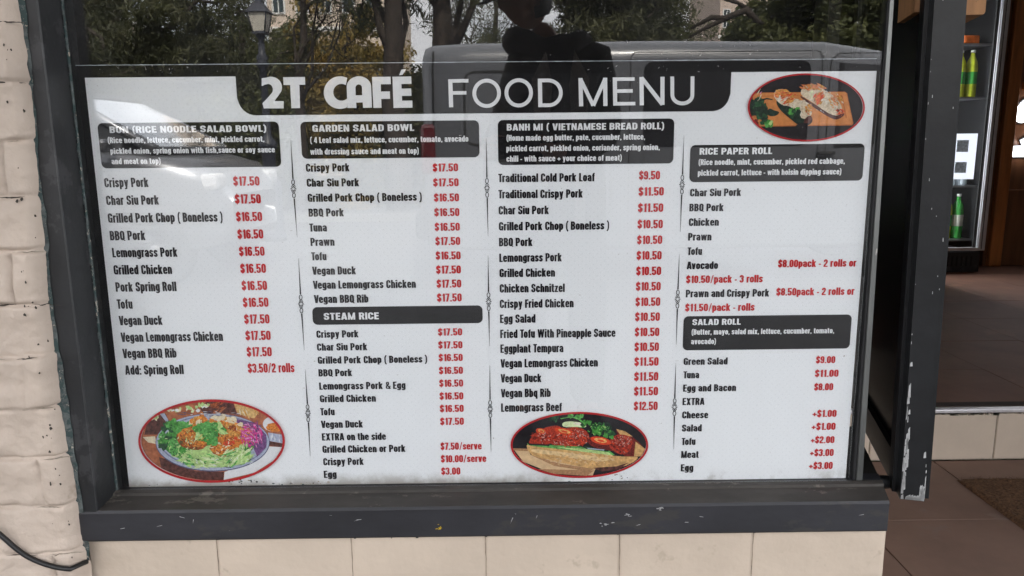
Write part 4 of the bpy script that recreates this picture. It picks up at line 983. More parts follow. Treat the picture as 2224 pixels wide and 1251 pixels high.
def blob(pts, m, it=2): p.poly(smooth_loop(pts, it), m)
blob(zl(z7, (300, 350), (350, 270), (480, 225), (540, 245), (500, 330), (430, 365), (330, 365)), 'meat')
blob(zl(z7, (450, 340), (520, 270), (600, 235), (690, 255), (725, 310), (690, 365), (560, 380), (470, 365)), 'meat')
blob(zl(z7, (690, 320), (760, 300), (860, 330), (900, 395), (850, 405), (730, 375)), 'meat2')
blob(zl(z7, (850, 330), (900, 290), (980, 295), (1015, 330), (1000, 390), (960, 430), (900, 420), (850, 380)), 'meat')
p.shards(60, *z7(590, 320), 36, 17, 9, 3.6, ['meat', 'chili', 'meat2', 'chili'], .3, .8); p.shards(34, *z7(410, 300), 28, 14, 9, 3, ['meat', 'meat2', 'chili'], -.5, .6); p.shards(40, *z7(930, 360), 22, 17, 9, 3.4, ['meat', 'chili', 'meat2'], .8, .8)
p.shards(60, *z7(620, 285), 22, 10, 2.6, 1.3, ['shine']); p.shards(55, *z7(945, 335), 19, 11, 2.6, 1.3, ['shine']); p.shards(26, *z7(540, 345), 26, 6, 4, 1.2, ['shine'], .5, .5)
blob(zl(z7, (530, 210), (590, 198), (690, 215), (700, 245), (620, 238), (540, 243)), 'g4'); blob(zl(z7, (600, 205), (680, 215), (690, 235), (620, 225)), 'rice2')
for (x, y, a_, c_) in ((392, 268, 12, 6.2), (548, 270, 22, 7.2), (795, 332, 23, 8)):
    p.ell(*z7(x, y), a_, c_, 'chili', 24, 0, .22); p.ell(*z7(x, y - 2), a_ * .6, c_ * .55, 'chil2', 20, .1, .22); p.ell(*z7(x, y), a_ * .34, c_ * .3, 'chili', 14, 0, .22)
p.poly(zl(z7, (295, 350), (440, 360), (700, 375), (850, 398), (890, 430), (700, 408), (480, 385), (310, 375)), 'g2'); p.poly(zl(z7, (300, 350), (450, 358), (445, 368), (310, 362)), 'char'); p.poly(zl(z7, (660, 372), (850, 395), (845, 405), (700, 388)), 'char'); p.poly(zl(z7, (700, 380), (820, 392), (815, 399), (710, 388)), 'bowl2')
p.poly(zl(z7, (480, 372), (700, 388), (850, 412), (880, 435), (660, 405)), 'g3')
blob(zl(z7, (290, 355), (320, 368), (480, 385), (700, 410), (860, 432), (960, 440), (1060, 440), (1000, 490), (900, 520), (780, 530), (640, 505), (480, 470), (340, 440), (300, 400)), 'bread', 1)
blob(zl(z7, (310, 385), (480, 402), (700, 430), (860, 450), (830, 475), (700, 465), (520, 435), (340, 415)), 'bread2'); p.shards(60, *z7(640, 450), 82, 12, 10, 3, ['bread', 'bread2', 'board'], .2, .4); p.poly(zl(z7, (740, 515), (900, 505), (980, 480), (920, 525), (800, 540)), 'dark')
blob(zl(z7, (850, 430), (960, 440), (1060, 438), (1010, 475), (930, 470)), 'bread')
p.leaves(34, *z7(780, 250), 27, 12, 7, ['g0', 'g0', 'g1', 'nori']); p.leaves(10, *z7(850, 285), 12, 8, 6, ['g0', 'g1']); p.leaves(10, *z7(700, 215), 12, 6, 5.5, ['g1', 'g0']); p.leaves(8, *z7(630, 165), 16, 3, 5, ['g1', 'g2']); p.leaves(8, *z7(490, 185), 18, 5, 5, ['g0', 'nori'])
p.poly(zl(z7, (520, 180), (590, 165), (650, 180), (700, 225), (690, 228), (640, 188), (590, 172), (525, 186)), 'g2')
p.shards(24, *z7(790, 240), 20, 10, 6, 2.4, ['g2', 'g1'])
p.shards(70, *z7(600, 320), 40, 18, 5, 2, ['meat2', 'meat2', 'shine', 'chili']); p.shards(40, *z7(930, 360), 22, 18, 5, 2, ['meat2', 'shine', 'meat2']); p.shards(30, *z7(400, 310), 24, 12, 5, 2, ['meat2', 'shine']); p.shards(26, *z7(780, 255), 28, 12, 5, 2, ['nori', 'g2', 'g3']); p.shards(40, *z7(640, 470), 80, 10, 6, 1.6, ['bread', 'board2', 'bread2'], .2, .4)
p.done(2.6)
# rice paper rolls (zoom px /6.95 + (1600, 145))
z6 = lambda x, y: (x / 6.95 + 1600, y / 6.95 + 145)
p = Pic(1750, 233.5, 125.5, 72.5)
p.ell(1750, 233.5, 125, 72, 'char', 64)
p.poly(zl(z6, (150, 400), (300, 390), (1630, 375), (1665, 400), (1760, 850), (1740, 885), (1000, 895), (330, 910), (230, 790)), 'plank2'); p.poly(zl(z6, (150, 415), (300, 398), (1625, 383), (1655, 405), (1745, 835), (1725, 868), (1000, 880), (330, 893), (230, 780)), 'plank')
p.poly(zl(z6, (1010, 440), (1580, 428), (1600, 450), (1660, 770), (1645, 772), (1570, 438), (1010, 448)), 'plank2'); p.poly(zl(z6, (330, 440), (1000, 430), (1000, 437), (330, 450)), 'plank2')
blob(zl(z6, (960, 430), (1100, 520), (1300, 640), (1500, 750), (1600, 680), (1640, 720), (1520, 810), (1400, 770), (1200, 640), (960, 470)), 'dark')
blob(zl(z6, (960, 380), (1000, 290), (1110, 258), (1250, 285), (1340, 370), (1460, 430), (1560, 540), (1600, 660), (1540, 740), (1440, 730), (1300, 650), (1150, 540), (980, 440)), 'rice')
p.leaves(16, *z6(1100, 400), 15, 11, 6, ['rice', 'g4', 'rice', 'cream']); p.shards(22, *z6(1200, 310), 18, 5, 15, 4, ['prawn', 'or2', 'prawn'], .45, .25); p.shards(22, *z6(1250, 460), 8, 13, 18, 4.5, ['prawn', 'chili', 'prawn', 'or2'], -.8, .25); p.leaves(26, *z6(1400, 570), 19, 13, 6, ['rice2', 'rice', 'rice', 'cream']); p.shards(16, *z6(1500, 480), 12, 9, 13, 3, ['prawn', 'or2'], .8, .2); p.shards(20, *z6(1555, 680), 9, 9, 10, 3, ['prawn', 'meat', 'chili', 'dark']); p.shards(30, *z6(1300, 500), 40, 28, 6, 1.4, ['white', 'cream', 'board2'], .7, .6)
blob(zl(z6, (590, 500), (640, 470), (760, 600), (980, 760), (1100, 830), (1140, 760), (1140, 840), (1060, 900), (930, 880), (720, 720), (610, 600)), 'nori')
blob(zl(z6, (550, 430), (590, 350), (700, 330), (800, 370), (830, 470), (960, 500), (1080, 570), (1140, 660), (1120, 750), (1010, 800), (900, 720), (760, 610), (650, 560), (590, 500)), 'rice')
blob(zl(z6, (555, 430), (600, 352), (700, 332), (800, 372), (825, 460), (700, 450), (600, 480)), 'prawn'); p.shards(22, *z6(690, 400), 17, 9, 14, 4, ['prawn', 'or2', 'chili', 'or2'], .1, .3); p.leaves(9, *z6(680, 520), 6, 11, 6, ['rice2', 'cream']); p.shards(16, *z6(780, 520), 9, 7, 14, 5, ['chili', 'prawn'], -.5, .2); p.leaves(34, *z6(930, 620), 22, 15, 6.5, ['rice', 'rice', 'rice2', 'cream']); p.shards(14, *z6(1085, 620), 6, 9, 9, 3, ['prawn', 'or2']); p.shards(26, *z6(920, 620), 26, 18, 6, 1.4, ['white', 'cream', 'board2'], .7, .6)
blob(zl(z6, (670, 600), (760, 580), (880, 650), (980, 760), (960, 870), (900, 870), (760, 740)), 'nori'); p.leaves(16, *z6(860, 680), 13, 8, 5, ['g0', 'g1', 'nori']); blob(zl(z6, (1010, 790), (1110, 720), (1145, 800), (1080, 880), (1000, 900)), 'dark'); p.poly(zl(z6, (930, 850), (1080, 850), (1060, 930), (920, 960), (700, 1050), (860, 920)), 'char')
p.leaves(26, *z6(300, 600), 16, 17, 9, ['nori', 'nori', 'g0']); p.leaves(16, *z6(400, 740), 12, 16, 9, ['nori', 'g0']); blob(zl(z6, (460, 650), (500, 625), (560, 660), (650, 680), (600, 740), (510, 750), (450, 720)), 'nori'); p.leaves(12, *z6(480, 860), 7, 8, 5.5, ['g2', 'g3', 'g1']); p.poly(zl(z6, (340, 500), (450, 470), (540, 490), (530, 502), (450, 490), (350, 525)), 'nori'); p.shards(5, *z6(340, 430), 5, 9, 16, 2.4, ['cream', 'nori', 'pink2'], -1.2, .3); p.leaves(3, *z6(300, 830), 4, 4, 5, ['meat2'])
p.shards(34, *z6(1130, 300), 24, 7, 12, 3.4, ['prawn', 'or2', 'prawn'], .5, .4); p.shards(26, *z6(1480, 520), 17, 16, 10, 3, ['prawn', 'or2', 'rice'], .8, .4); p.shards(22, *z6(1230, 470), 9, 13, 14, 4, ['prawn', 'chili', 'or2'], -.8, .3); p.shards(26, *z6(780, 470), 17, 10, 12, 3.4, ['prawn', 'or2', 'chili'], -.3, .5); p.shards(16, *z6(1080, 640), 7, 12, 9, 3, ['prawn', 'or2'], .8, .4)
p.done(2.2)
# flakes of dirt and paint on the lower edge of the sheet
b = MB()
for (cx, cy, n, sx, sy) in ((525, 1046, 26, 24, 4), (660, 1050, 22, 26, 3), (1345, 1032, 10, 22, 8), (980, 1052, 40, 300, 2), (1500, 1050, 26, 200, 3), (640, 1056, 50, 330, 1.5)):
    for k in range(n):
        x, y = R.gauss(cx, sx), R.gauss(cy, sy)
        if y > 1057 - (x - 282) * .0122: continue
        l = R.uniform(1, 4.5); a = R.uniform(-.5, 1.)
        pts = [(x + l * math.cos(a + t) * R.uniform(.4, 1), y + l * .6 * math.sin(a + t) * R.uniform(.4, 1)) for t in (0, 1.3, 2.5, 3.6, 5)]
        b.poly2([[bd(*q) for q in pts]], -.0004 - k * .000003, R.choice([MT['mortar'], MT['ink'], MT['mortar'], MT['teal']]))
o = b.build('paint_flecks', mb); o['kind'] = 'stuff'

# ------------------------------------------------------------------ open sash leaf standing in the entry
sa = thing('open_sash', 'black painted window sash standing open beside the entry', 'window sash', (1.41, .0, .46))
Bo = np.array((1.386, -.03, .472)); Nn = np.array((DY, -DX, 0)); Dd = np.array((DX, DY, 0)); Up = np.array((-.020, 0, 1.))
def lp(u, v, h): return Bo + Nn * u + Dd * v + Up * h          # u across thickness, v along the leaf, h up
def lbox(B, u0, u1, v0, v1, h0, h1, m):
    q = [lp(u, v, h) for h in (h0, h1) for (u, v) in ((u0, v0), (u1, v0), (u1, v1), (u0, v1))]
    B.add(q, [(0, 3, 2, 1), (4, 5, 6, 7), (0, 1, 5, 4), (1, 2, 6, 5), (2, 3, 7, 6), (3, 0, 4, 7)], m)
b = MB()
lbox(b, .0, .040, 0, .07, 0, 1.62, MT['blackleaf']); b.build('stile', sa)
b = MB(); lbox(b, .0405, .0475, .004, .07, .004, 1.62, MT['blackleaf']); b.build('rebate_strip', sa)
b = MB(); lbox(b, -.007, -.0003, .03, .062, 0, 1.62, MT['blackleaf']); b.build('glazing_bead', sa)
b = MB(); lbox(b, .010, .036, .07, .72, .06, 1.56, MT['leafgloss']); b.build('panel', sa)
b = MB(); lbox(b, .0, .0475, .0705, .72, 0, .06, MT['blackleaf']); b.build('bottom_rail', sa)
b = MB(); lbox(b, .0, .0475, .0705, .72, 1.56, 1.62, MT['blackleaf']); b.build('top_rail', sa)
b = MB(); lbox(b, .0, .0475, .7205, .77, 0, 1.62, MT['blackleaf']); b.build('hinge_stile', sa)
b = MB()      # scraped white paint at the foot of the leaf
for k in range(46):
    t = R.random(); u0 = R.choice([R.uniform(.0005, .006), R.uniform(.0005, .004), R.uniform(.03, .039)]); h0 = abs(R.gauss(0, .04)) if u0 > .02 else abs(R.gauss(0, .09)); l = R.uniform(.004, .03); wq = R.uniform(.001, .005)
    q = [lp(u0, -.0004, h0), lp(min(.0398, u0 + wq), -.0004, h0 + l * .1), lp(min(.0398, u0 + wq * .8), -.0004, h0 + l), lp(u0 + .0004, -.0004, h0 + l * .8)]
    b.add(q, [(0, 1, 2, 3)], MT['scrape'])
for k in range(24):
    u0 = R.uniform(.0005, .035); h0 = R.uniform(0.0005, .005); q = [lp(u0, -.0004, .0005), lp(u0 + .005, -.0004, .0005), lp(u0 + .004, -.0004, h0 + .006), lp(u0 + .001, -.0004, h0 + .004)]
    b.add(q, [(0, 1, 2, 3)], MT['scrape'])
for k in range(22):
    h0 = R.uniform(.05, .9); u0 = R.choice([.0005, .0006, R.uniform(0, .038), .0375]); l = R.uniform(.001, .005)
    q = [lp(u0, -.0004, h0), lp(u0 + .0012, -.0004, h0), lp(u0 + .001, -.0004, h0 + l), lp(u0 + .0002, -.0004, h0 + l)]
    b.add(q, [(0, 1, 2, 3)], MT['scrape'])
o = b.build('scraped_paint', sa); o['kind'] = 'stuff'
b = MB(); c = at(1920, 1047, .03); b.lathe(c, [(.002, -.012), (.011, -.012), (.0125, -.006), (.0125, .006), (.011, .012), (.002, .012)], MT['frame'], 16, 'x')
b.tube([c + (0, 0, -.0), c + (.02, 0, -.006)], .006, MT['frame'], 10); b.build('hinge_knob', sa)
b = MB(); h0 = float(at(1960, 38, .1)[2]) - .472
lbox(b, -.012, -.0005, .075, .2, h0, h0 + .2, MT['bare']); lbox(b, -.0115, .0095, .09, .19, h0 + .01, h0 + .19, MT['bare']); b.build('timber_block', sa)
b = MB(); h1 = float(at(2150, 36, .12)[2]) - .472
bm = bmesh.new()
q0 = [(.0485, h1 + .035), (.052, h1 + .012), (.064, h1 + .002), (.075, h1), (.1175, h1), (.1195, h1 + .004), (.1195, h1 + .2), (.0485, h1 + .2)]
q = [lp(u, .16, h) for u, h in q0]
b.prism(q, Dd * .11, MT['bare'])
q = [lp(u, .1575, h) for u, h in [(.0487, h1 + .035), (.052, h1 + .0122), (.064, h1 + .0022), (.0735, h1 + .0002), (.0735, h1 + .2), (.0487, h1 + .2)]]
b.prism(q, Dd * .0023, MT['leafgloss'])
b.build('timber_block', sa)

# ------------------------------------------------------------------ drinks fridge inside the shop
FX0, FX1, FY0, FY1, FZ = 3.41, 4.055, 3.98, 4.6, .186
fr = thing('drinks_fridge', 'black drinks fridge with an aluminium framed glass door and lit shelves', 'fridge', (3.68, 4.3, FZ))
b = MB()
t = .035
b.box((FX0, FY0 + .05, FZ), (FX0 + t, FY1, 2.15), MT['fridge']); b.box((FX1 - t, FY0 + .05, FZ), (FX1, FY1, 2.15), MT['fridge'])
b.box((FX0 + t, FY1 - t, FZ), (FX1 - t, FY1, 2.15), MT['fridge']); b.box((FX0 + t, FY0 + .05, 2.05), (FX1 - t, FY1 - t, 2.15), MT['fridge']); b.box((FX0 + t, FY0 + .05, FZ), (FX1 - t, FY1 - t, FZ + .15), MT['fridge'])
b.build('cabinet', fr)
b = MB(); b.box((FX0 + .02, FY0 + .035, FZ + .012), (FX1 - .02, FY0 + .049, FZ + .145), MT['frame'])
for k in range(16): b.box((FX0 + .06 + k * .034, FY0 + .0335, FZ + .045), (FX0 + .072 + k * .034, FY0 + .0352, FZ + .115), MT['seam'])
b.build('vent_grille', fr)
dz0, dz1 = .345, 2.14
dr = MB()
for (xa, xb) in ((FX0, FX0 + .05), (FX1 - .05, FX1)): dr.box((xa, FY0, dz0), (xb, FY0 + .045, dz1), MT['alubright'], .004)
dr.box((FX0 + .05, FY0 + .002, dz0), (FX1 - .05, FY0 + .043, dz0 + .02), MT['alubright']); dr.box((FX0 + .05, FY0 + .002, dz1 - .04), (FX1 - .05, FY0 + .043, dz1), MT['alubright'])
dr.box((FX1 - .03, FY0 - .002, dz0 + .01), (FX1 - .026, FY0 + .01, dz1 - .01), MT['seam'])
dr.box((FX0 + .05, FY0 + .03, dz0 + .02), (FX0 + .075, FY0 + .044, dz1 - .04), MT['seam']); dr.box((FX1 - .07, FY0 + .03, dz0 + .02), (FX1 - .05, FY0 + .044, dz1 - .04), MT['seam'])
do = dr.build('door', fr)
b = MB(); b.box((FX0 + .051, FY0 + .018, dz0 + .021), (FX1 - .051, FY0 + .022, dz1 - .041), glassmat('fridge glass', .04)); b.build('glass_pane', do)
SH = [float(at(2090, 517, FY0 + .17)[2]), float(at(2100, 402, FY0 + .17)[2]), float(at(2100, 212, FY0 + .17)[2]), float(at(2100, 97, FY0 + .17)[2])]
for z in SH:
    b = MB(); b.box((FX0 + t, FY0 + .09, z - .012), (FX1 - t, FY1 - t - .002, z - .0005), MT['rim']); b.build('shelf', fr)
b = MB(); b.tube([(FX0 + .07, FY0 + .085, .5), (FX0 + .07, FY0 + .085, 2.0)], .006, emat('fridge lamp', (.9, .95, 1.), 65.), 8); b.build('lamp_tube', fr)
# bottles and packets on the shelves
MT['b_green'] = pm('green drink', (.05, .3, .06), .15, .3, 20); MT['b_lime'] = pm('lime drink', (.45, .5, .04), .15, .3, 20); MT['b_label'] = pm('pale label', (.5, .5, .42), .5, .25, 25); MT['b_white'] = pm('clear drink', (.45, .5, .52), .2, .2, 25); MT['b_org'] = pm('orange packet', (.55, .12, .02), .4, .4, 25)
def bottle(loc, body, lab, label):
    o = thing('drink_bottle', label, 'bottle', loc, 'bottles on the fridge shelves')
    x, y, z = loc
    b = MB(); b.lathe(loc, [(.004, 0), (.036, 0), (.039, .008), (.039, .2), (.033, .24), (.017, .275), (.0135, .3), (.004, .301)], MT[body], 14); b.build('body', o)
    b = MB(); b.lathe(loc, [(.0392, .09), (.0396, .091), (.0396, .17), (.0392, .171)], MT[lab], 14); b.build('label_band', o)
    b = MB(); b.lathe((x, y, z + .3012), [(.004, 0), (.0155, 0), (.0155, .018), (.004, .019)], MT['white'], 12); b.build('cap', o)
    return o
ys = FY0 + .17
cols = [('b_lime', 'b_green'), ('b_green', 'b_label'), ('b_white', 'b_label')]
nm = {0: 'lime yellow bottle', 1: 'green bottle', 2: 'clear bottle'}
rowtxt = {0: 'on the bottom fridge shelf', 1: 'on the shelf behind the card', 2: 'on the fridge shelf above the card', 3: 'on the top fridge shelf'}
ordn = ['at the lamp end', 'second from the lamp', 'third from the lamp', 'fourth from the lamp', 'fifth from the lamp', 'sixth from the lamp']
for si, kinds in ((0, [1, 0, 1, 1, 0]), (1, [2, 2, 1, 2, 2]), (2, [0, 0, 1, 0, 1])):
    proto = {}
    for k, kd in enumerate(kinds):
        loc = (FX1 - .118 - k * .081, ys, SH[si]); lab = f'{nm[kd]} {rowtxt[si]}, {ordn[k]}'
        bottle(loc, *cols[kd], lab)
for k in range(2):
    x = FX1 - .15 - k * .13
    b = MB(); b.box((x - .055, ys - .03, SH[3] + .0005), (x + .055, ys + .05, SH[3] + .06), MT['b_org'], .012)
    tag(b.build('drink_packet'), 'orange drink packet on the top fridge shelf, ' + ('nearest the lamp' if k == 0 else 'away from the lamp'), 'packet', 'packets on the top fridge shelf')
pc = thing('price_card', 'white card with grey squares fixed inside the fridge door', 'card', (FX1 - .14, FY0 + .06, .86))
b = MB(); zc0, zc1 = float(at(2095, 390, FY0)[2]), float(at(2095, 290, FY0)[2])
b.box((float(at(2066, 340, FY0 + .056)[0]), FY0 + .056, zc0), (float(at(2119, 340, FY0 + .056)[0]), FY0 + .06, zc1), emat('white card with added glow', (.8, .85, .95), .25)); b.build('panel', pc)  # emission puts the fridge light into the card, which has no lamp
for (f0, f1) in ((.14, .38), (.6, .86)):
    b = MB(); b.box((float(at(2076, 340, FY0 + .055)[0]), FY0 + .0545, zc0 + (zc1 - zc0) * f0), (float(at(2101, 340, FY0 + .055)[0]), FY0 + .0558, zc0 + (zc1 - zc0) * f1), MT['cardgrey']); b.build('printed_square', pc)

# illuminated number on the timber wall
sg = thing('number_sign', 'glowing white numeral 2 with a dark outline on the timber wall', 'sign', (4.45, 4.28, 1.2))
def num2(B, y, grow, m):
    za, zb = float(at(2224, 340, 4.28)[2]), float(at(2224, 205, 4.28)[2]); H = zb - za; x0 = float(at(2197, 340, 4.28)[0])
    W = H * .8; t = .17
    top = [(x0 + W * .5 + W * .5 * math.cos(a) , za + H * .72 + H * .28 * math.sin(a)) for a in np.linspace(math.pi * 1.02, -.5, 26)]
    mid = top + [(x0 + W * .55, za + H * .3), (x0 + W * .12, za + H * .12)]
    G.w = G.h = H * t + grow * 2
    inner = [((p[0] - x0 - W / 2) * (1 - t * .9) + x0 + W / 2, (p[1] - za - H / 2) * (1 - t) + za + H / 2) for p in mid]
    k = 0
    for pg in stroke(inner) + [[np.array((x0 - grow, za - grow)), np.array((x0 + W + grow, za - grow)), np.array((x0 + W + grow, za + H * t + grow)), np.array((x0 - grow, za + H * t + grow))]]:
        k += 1; B.prism([(q[0], y - k * .00008, q[1]) for q in pg], (0, .006, 0), m)
    c = inner[0]; B.lathe((c[0] + .012, y - .003, c[1] + .004), [(.002, 0), (H * .13 + grow, 0), (H * .13 + grow, .006), (.002, .006)], m, 20, 'y')
b = MB(); num2(b, 4.287, .008, MT['seam']); b.build('outline', sg)
b = MB(); num2(b, 4.27, 0, emat('lit white acrylic', (.95, .95, 1.), 2.5)); b.build('numeral', sg)

# ------------------------------------------------------------------ street side (seen mirrored in the glass)
def loft(B, secs, m, smooth=True):
    n = len(secs[0]); vs = [p for s_ in secs for p in s_]
    fs = [(i * n + j, i * n + (j + 1) % n, (i + 1) * n + (j + 1) % n, (i + 1) * n + j) for i in range(len(secs) - 1) for j in range(n)]
    fs += [tuple(range(n)), tuple((len(secs) - 1) * n + j for j in range(n))[::-1]]
    B.add(vs, fs, m, smooth)
def rsec(x, y0, y1, z0, z1, r, rb=.06, n=5):
    pts = []
    for (cy, cz, rr, a) in ((y1 - r, z1 - r, r, 0), (y0 + r, z1 - r, r, 90), (y0 + rb, z0 + rb, rb, 180), (y1 - rb, z0 + rb, rb, 270)):
        for k in range(n + 1):
            t_ = rad(a + 90 * k / n); pts.append((x, cy + rr * math.cos(t_), cz + rr * math.sin(t_)))
    return pts
def wheel(root, x, y, side, r=.33):
    b = MB(); b.lathe((x, y, r - .13), [(.2, -.1), (r - .03, -.1), (r, -.07), (r, .07), (r - .03, .1), (.2, .1)], MT['tyre'], 28, 'y'); w_ = b.build('wheel', root)
    b = MB(); b.lathe((x, y + side * .07, r - .13), [(.02, -.02), (.215, -.02), (.215, .02), (.17, .026), (.06, .01), (.05, .03), (.01, .032)] if side > 0 else [(.01, -.032), (.05, -.03), (.06, -.01), (.17, -.026), (.215, -.02), (.215, .02), (.02, .02)], MT['rim'], 24, 'y'); b.build('rim', w_)
VY1 = -5.3; VY0 = -7.25
va = thing('van', 'dark grey delivery van parked at the kerb, mirrored in the window', 'van', (2.5, -6.3, -.13))
b = MB()
b_secs = [rsec(-.01, VY0 + .12, VY1 - .12, .3, 1.86, .16), rsec(.02, VY0 + .05, VY1 - .05, .25, 1.925, .17), rsec(.08, VY0 + .01, VY1 - .008, .22, 1.945, .18), rsec(.4, VY0, VY1, .2, 1.96, .18), rsec(2.0, VY0, VY1, .2, 1.97, .18), rsec(3.4, VY0, VY1, .2, 1.95, .18), rsec(3.9, VY0 + .02, VY1 - .02, .2, 1.88, .2), rsec(4.3, VY0 + .06, VY1 - .06, .2, 1.62, .22), rsec(4.75, VY0 + .08, VY1 - .08, .2, 1.18, .2), rsec(5.15, VY0 + .12, VY1 - .12, .25, 1.0, .2), rsec(5.28, VY0 + .25, VY1 - .25, .3, .85, .15)]
loft(b, b_secs, MT['van']); vb = b.build('body', va)
def sidepanel(B, x0, z0, x1, z1, r, m, y=VY1, d=.004): B.prism([(px_, y + d, pz_) for px_, pz_ in rbox(x0, z0, x1, z1, r)], (0, -.05, 0), m)
b = MB(); sidepanel(b, 1.86, 1.08, 3.26, 1.78, .07, MT['vanglass']); b.build('side_window', va)
b = MB(); b.prism([(3.5, VY1 + .004, 1.06), (4.35, VY1 - .05, 1.06), (4.25, VY1 - .05, 1.3), (3.85, VY1 - .015, 1.74), (3.5, VY1 + .004, 1.76)], (0, -.05, 0), MT['vanglass']); b.build('front_window', va)
def frameline(B, x0, z0, x1, z1, r, m, d=.003, wd_=.008):
    o_ = rbox(x0, z0, x1, z1, r); i_ = rbox(x0 + wd_, z0 + wd_, x1 - wd_, z1 - wd_, max(r - wd_, .004)); n = len(o_)
    B.add([(p_[0], VY1 + d, p_[1]) for p_ in o_ + i_], [(k, (k + 1) % n, n + (k + 1) % n, n + k) for k in range(n)], m)
b = MB(); frameline(b, 1.74, .36, 3.36, 1.86, .06, MT['seam']); frameline(b, 3.42, .36, 4.4, 1.84, .1, MT['seam']); frameline(b, .34, 1.1, 1.52, 1.72, .1, MT['seam'], .003, .02); frameline(b, .42, .5, 1.6, .98, .06, MT['seam'], .003, .012)
b.tube([(.085, VY1 - .004, 1.28), (.09, VY1 + .001, 1.75), (.1, VY1 - .02, 1.88)], .008, MT['seam'], 6)
b.build('panel_seam', va)
for sy, yy in ((1, VY1), (-1, VY0)):
    b = MB(); b.box((-.03, yy - .2 * (sy > 0) + .012 * sy, .86), (.1, yy + .2 * (sy < 0) + .012 * sy, 1.285), MT['lens_red'], .03); b.build('tail_light', va)
    wheel(va, 1.0, yy - sy * .1, sy); wheel(va, 4.3, yy - sy * .13, sy)
b = MB(); b.box((-.1, VY0 + .05, .3), (.05, VY1 - .03, .55), MT['seam'], .04); b.build('bumper', va); b = MB(); b.box((5.2, VY0 + .15, .3), (5.38, VY1 - .15, .55), MT['seam'], .04); b.build('bumper', va)
b = MB(); b.prism([(4.0, VY0 + .2, 1.86), (4.0, VY1 - .2, 1.86), (4.74, VY1 - .22, 1.21), (4.74, VY0 + .22, 1.21)], (.03, 0, .035), MT['vanglass']); b.build('windscreen', va)
for yy in (VY1 - .25, VY0 + .25):
    b = MB(); b.box((5.1, yy - .12, .72), (5.3, yy + .12, .88), MT['lens_white'], .03); b.build('headlight', va)
b = MB(); b.box((3.35, VY1 + .012, 1.0), (3.5, VY1 + .04, 1.03), MT['seam'], .008); b.build('door_handle', va)

CY1, CY0 = -5.25, -6.95
ca = thing('parked_car', 'silver hatchback parked behind the van, sun glinting on it in the window', 'car', (-3.3, -6.1, -.13))
b = MB()
cs = [rsec(-5.3, CY0 + .25, CY1 - .25, .3, .85, .1), rsec(-5.2, CY0 + .08, CY1 - .08, .22, .98, .12), rsec(-4.6, CY0, CY1, .18, 1.0, .12), rsec(-3.2, CY0, CY1, .18, .99, .12), rsec(-2.5, CY0, CY1, .18, .97, .12), rsec(-2.25, CY0 + .02, CY1 - .02, .18, .94, .14), rsec(-1.95, CY0 + .06, CY1 - .06, .18, .87, .16), rsec(-1.8, CY0 + .18, CY1 - .18, .22, .74, .14), rsec(-1.74, CY0 + .32, CY1 - .32, .3, .62, .1)]
loft(b, cs, MT['carpaint']); b.build('body', ca)
b = MB()
loft(b, [rsec(-5.1, CY0 + .12, CY1 - .12, .9, 1.02, .05, .03), rsec(-4.8, CY0 + .2, CY1 - .2, .9, 1.4, .12, .03), rsec(-4.3, CY0 + .22, CY1 - .22, .9, 1.47, .14, .03), rsec(-3.5, CY0 + .22, CY1 - .22, .9, 1.47, .14, .03), rsec(-3.05, CY0 + .2, CY1 - .2, .9, 1.36, .12, .03), rsec(-2.35, CY0 + .12, CY1 - .12, .9, .99, .04, .03)], MT['vanglass']); b.build('greenhouse', ca)
b = MB()
def shell(x0, x1, z0, z1, ins): return [(x0, CY0 + ins, z0), (x1, CY0 + ins, z1), (x1, CY1 - ins, z1), (x0, CY1 - ins, z0)]
b.prism(shell(-4.75, -3.25, 1.455, 1.455, .3), (0, 0, .035), MT['carpaint'])
loft(b, [rsec(-4.85, CY0 + .22, CY1 - .22, 1.37, 1.42, .02, .02), rsec(-4.4, CY0 + .21, CY1 - .21, 1.38, 1.492, .05, .03), rsec(-3.5, CY0 + .21, CY1 - .21, 1.38, 1.492, .05, .03), rsec(-3.1, CY0 + .22, CY1 - .22, 1.345, 1.405, .03, .02)], MT['carpaint'])
for yy in (CY1 - .2, CY0 + .2):
    s_ = 1 if yy > -6 else -1
    b.tube([(-3.15, yy, 1.385), (-2.8, yy + s_ * .04, 1.24), (-2.33, yy + s_ * .09, 1.0)], .035, MT['carpaint'], 8); b.tube([(-3.9, yy - s_ * .005, 1.42), (-3.92, yy + s_ * .03, .98)], .04, MT['carpaint'], 8); b.tube([(-4.8, yy, 1.38), (-5.05, yy + s_ * .06, 1.0)], .07, MT['carpaint'], 8)
b.build('roof', ca)
for sy, yy in ((1, CY1), (-1, CY0)):
    wheel(ca, -4.55, yy - sy * .09, sy, .31); wheel(ca, -2.35, yy - sy * .11, sy, .31)
    b = MB(); b.box((-2.05, yy - sy * .34, .66), (-1.78, yy - sy * .1, .8), MT['lens_white'], .04); b.build('headlight', ca)
    b = MB(); b.box((-5.27, yy - sy * .32, .75), (-5.1, yy - sy * .08, .95), MT['lens_red'], .03); b.build('tail_light', ca)
    b = MB(); b.box((-2.75, yy + (sy > 0) * .02 - (sy < 0) * .18, .98), (-2.6, yy + (sy > 0) * .18 - (sy < 0) * .02, 1.08), MT['carpaint'], .03); b.build('wing_mirror', ca)

b = MB(); b.prism([(-3.12, CY0 + .26, 1.40), (-3.12, CY1 - .26, 1.40), (-2.3, CY1 - .16, .995), (-2.3, CY0 + .16, .995)], (.012, 0, .024), MT['glaze']); b.build('windscreen', ca)
ca.rotation_euler = (0, 0, rad(4)); ca.scale = (1, 1, 1.09); ca.location = (-3.32, -6.35, -.13)

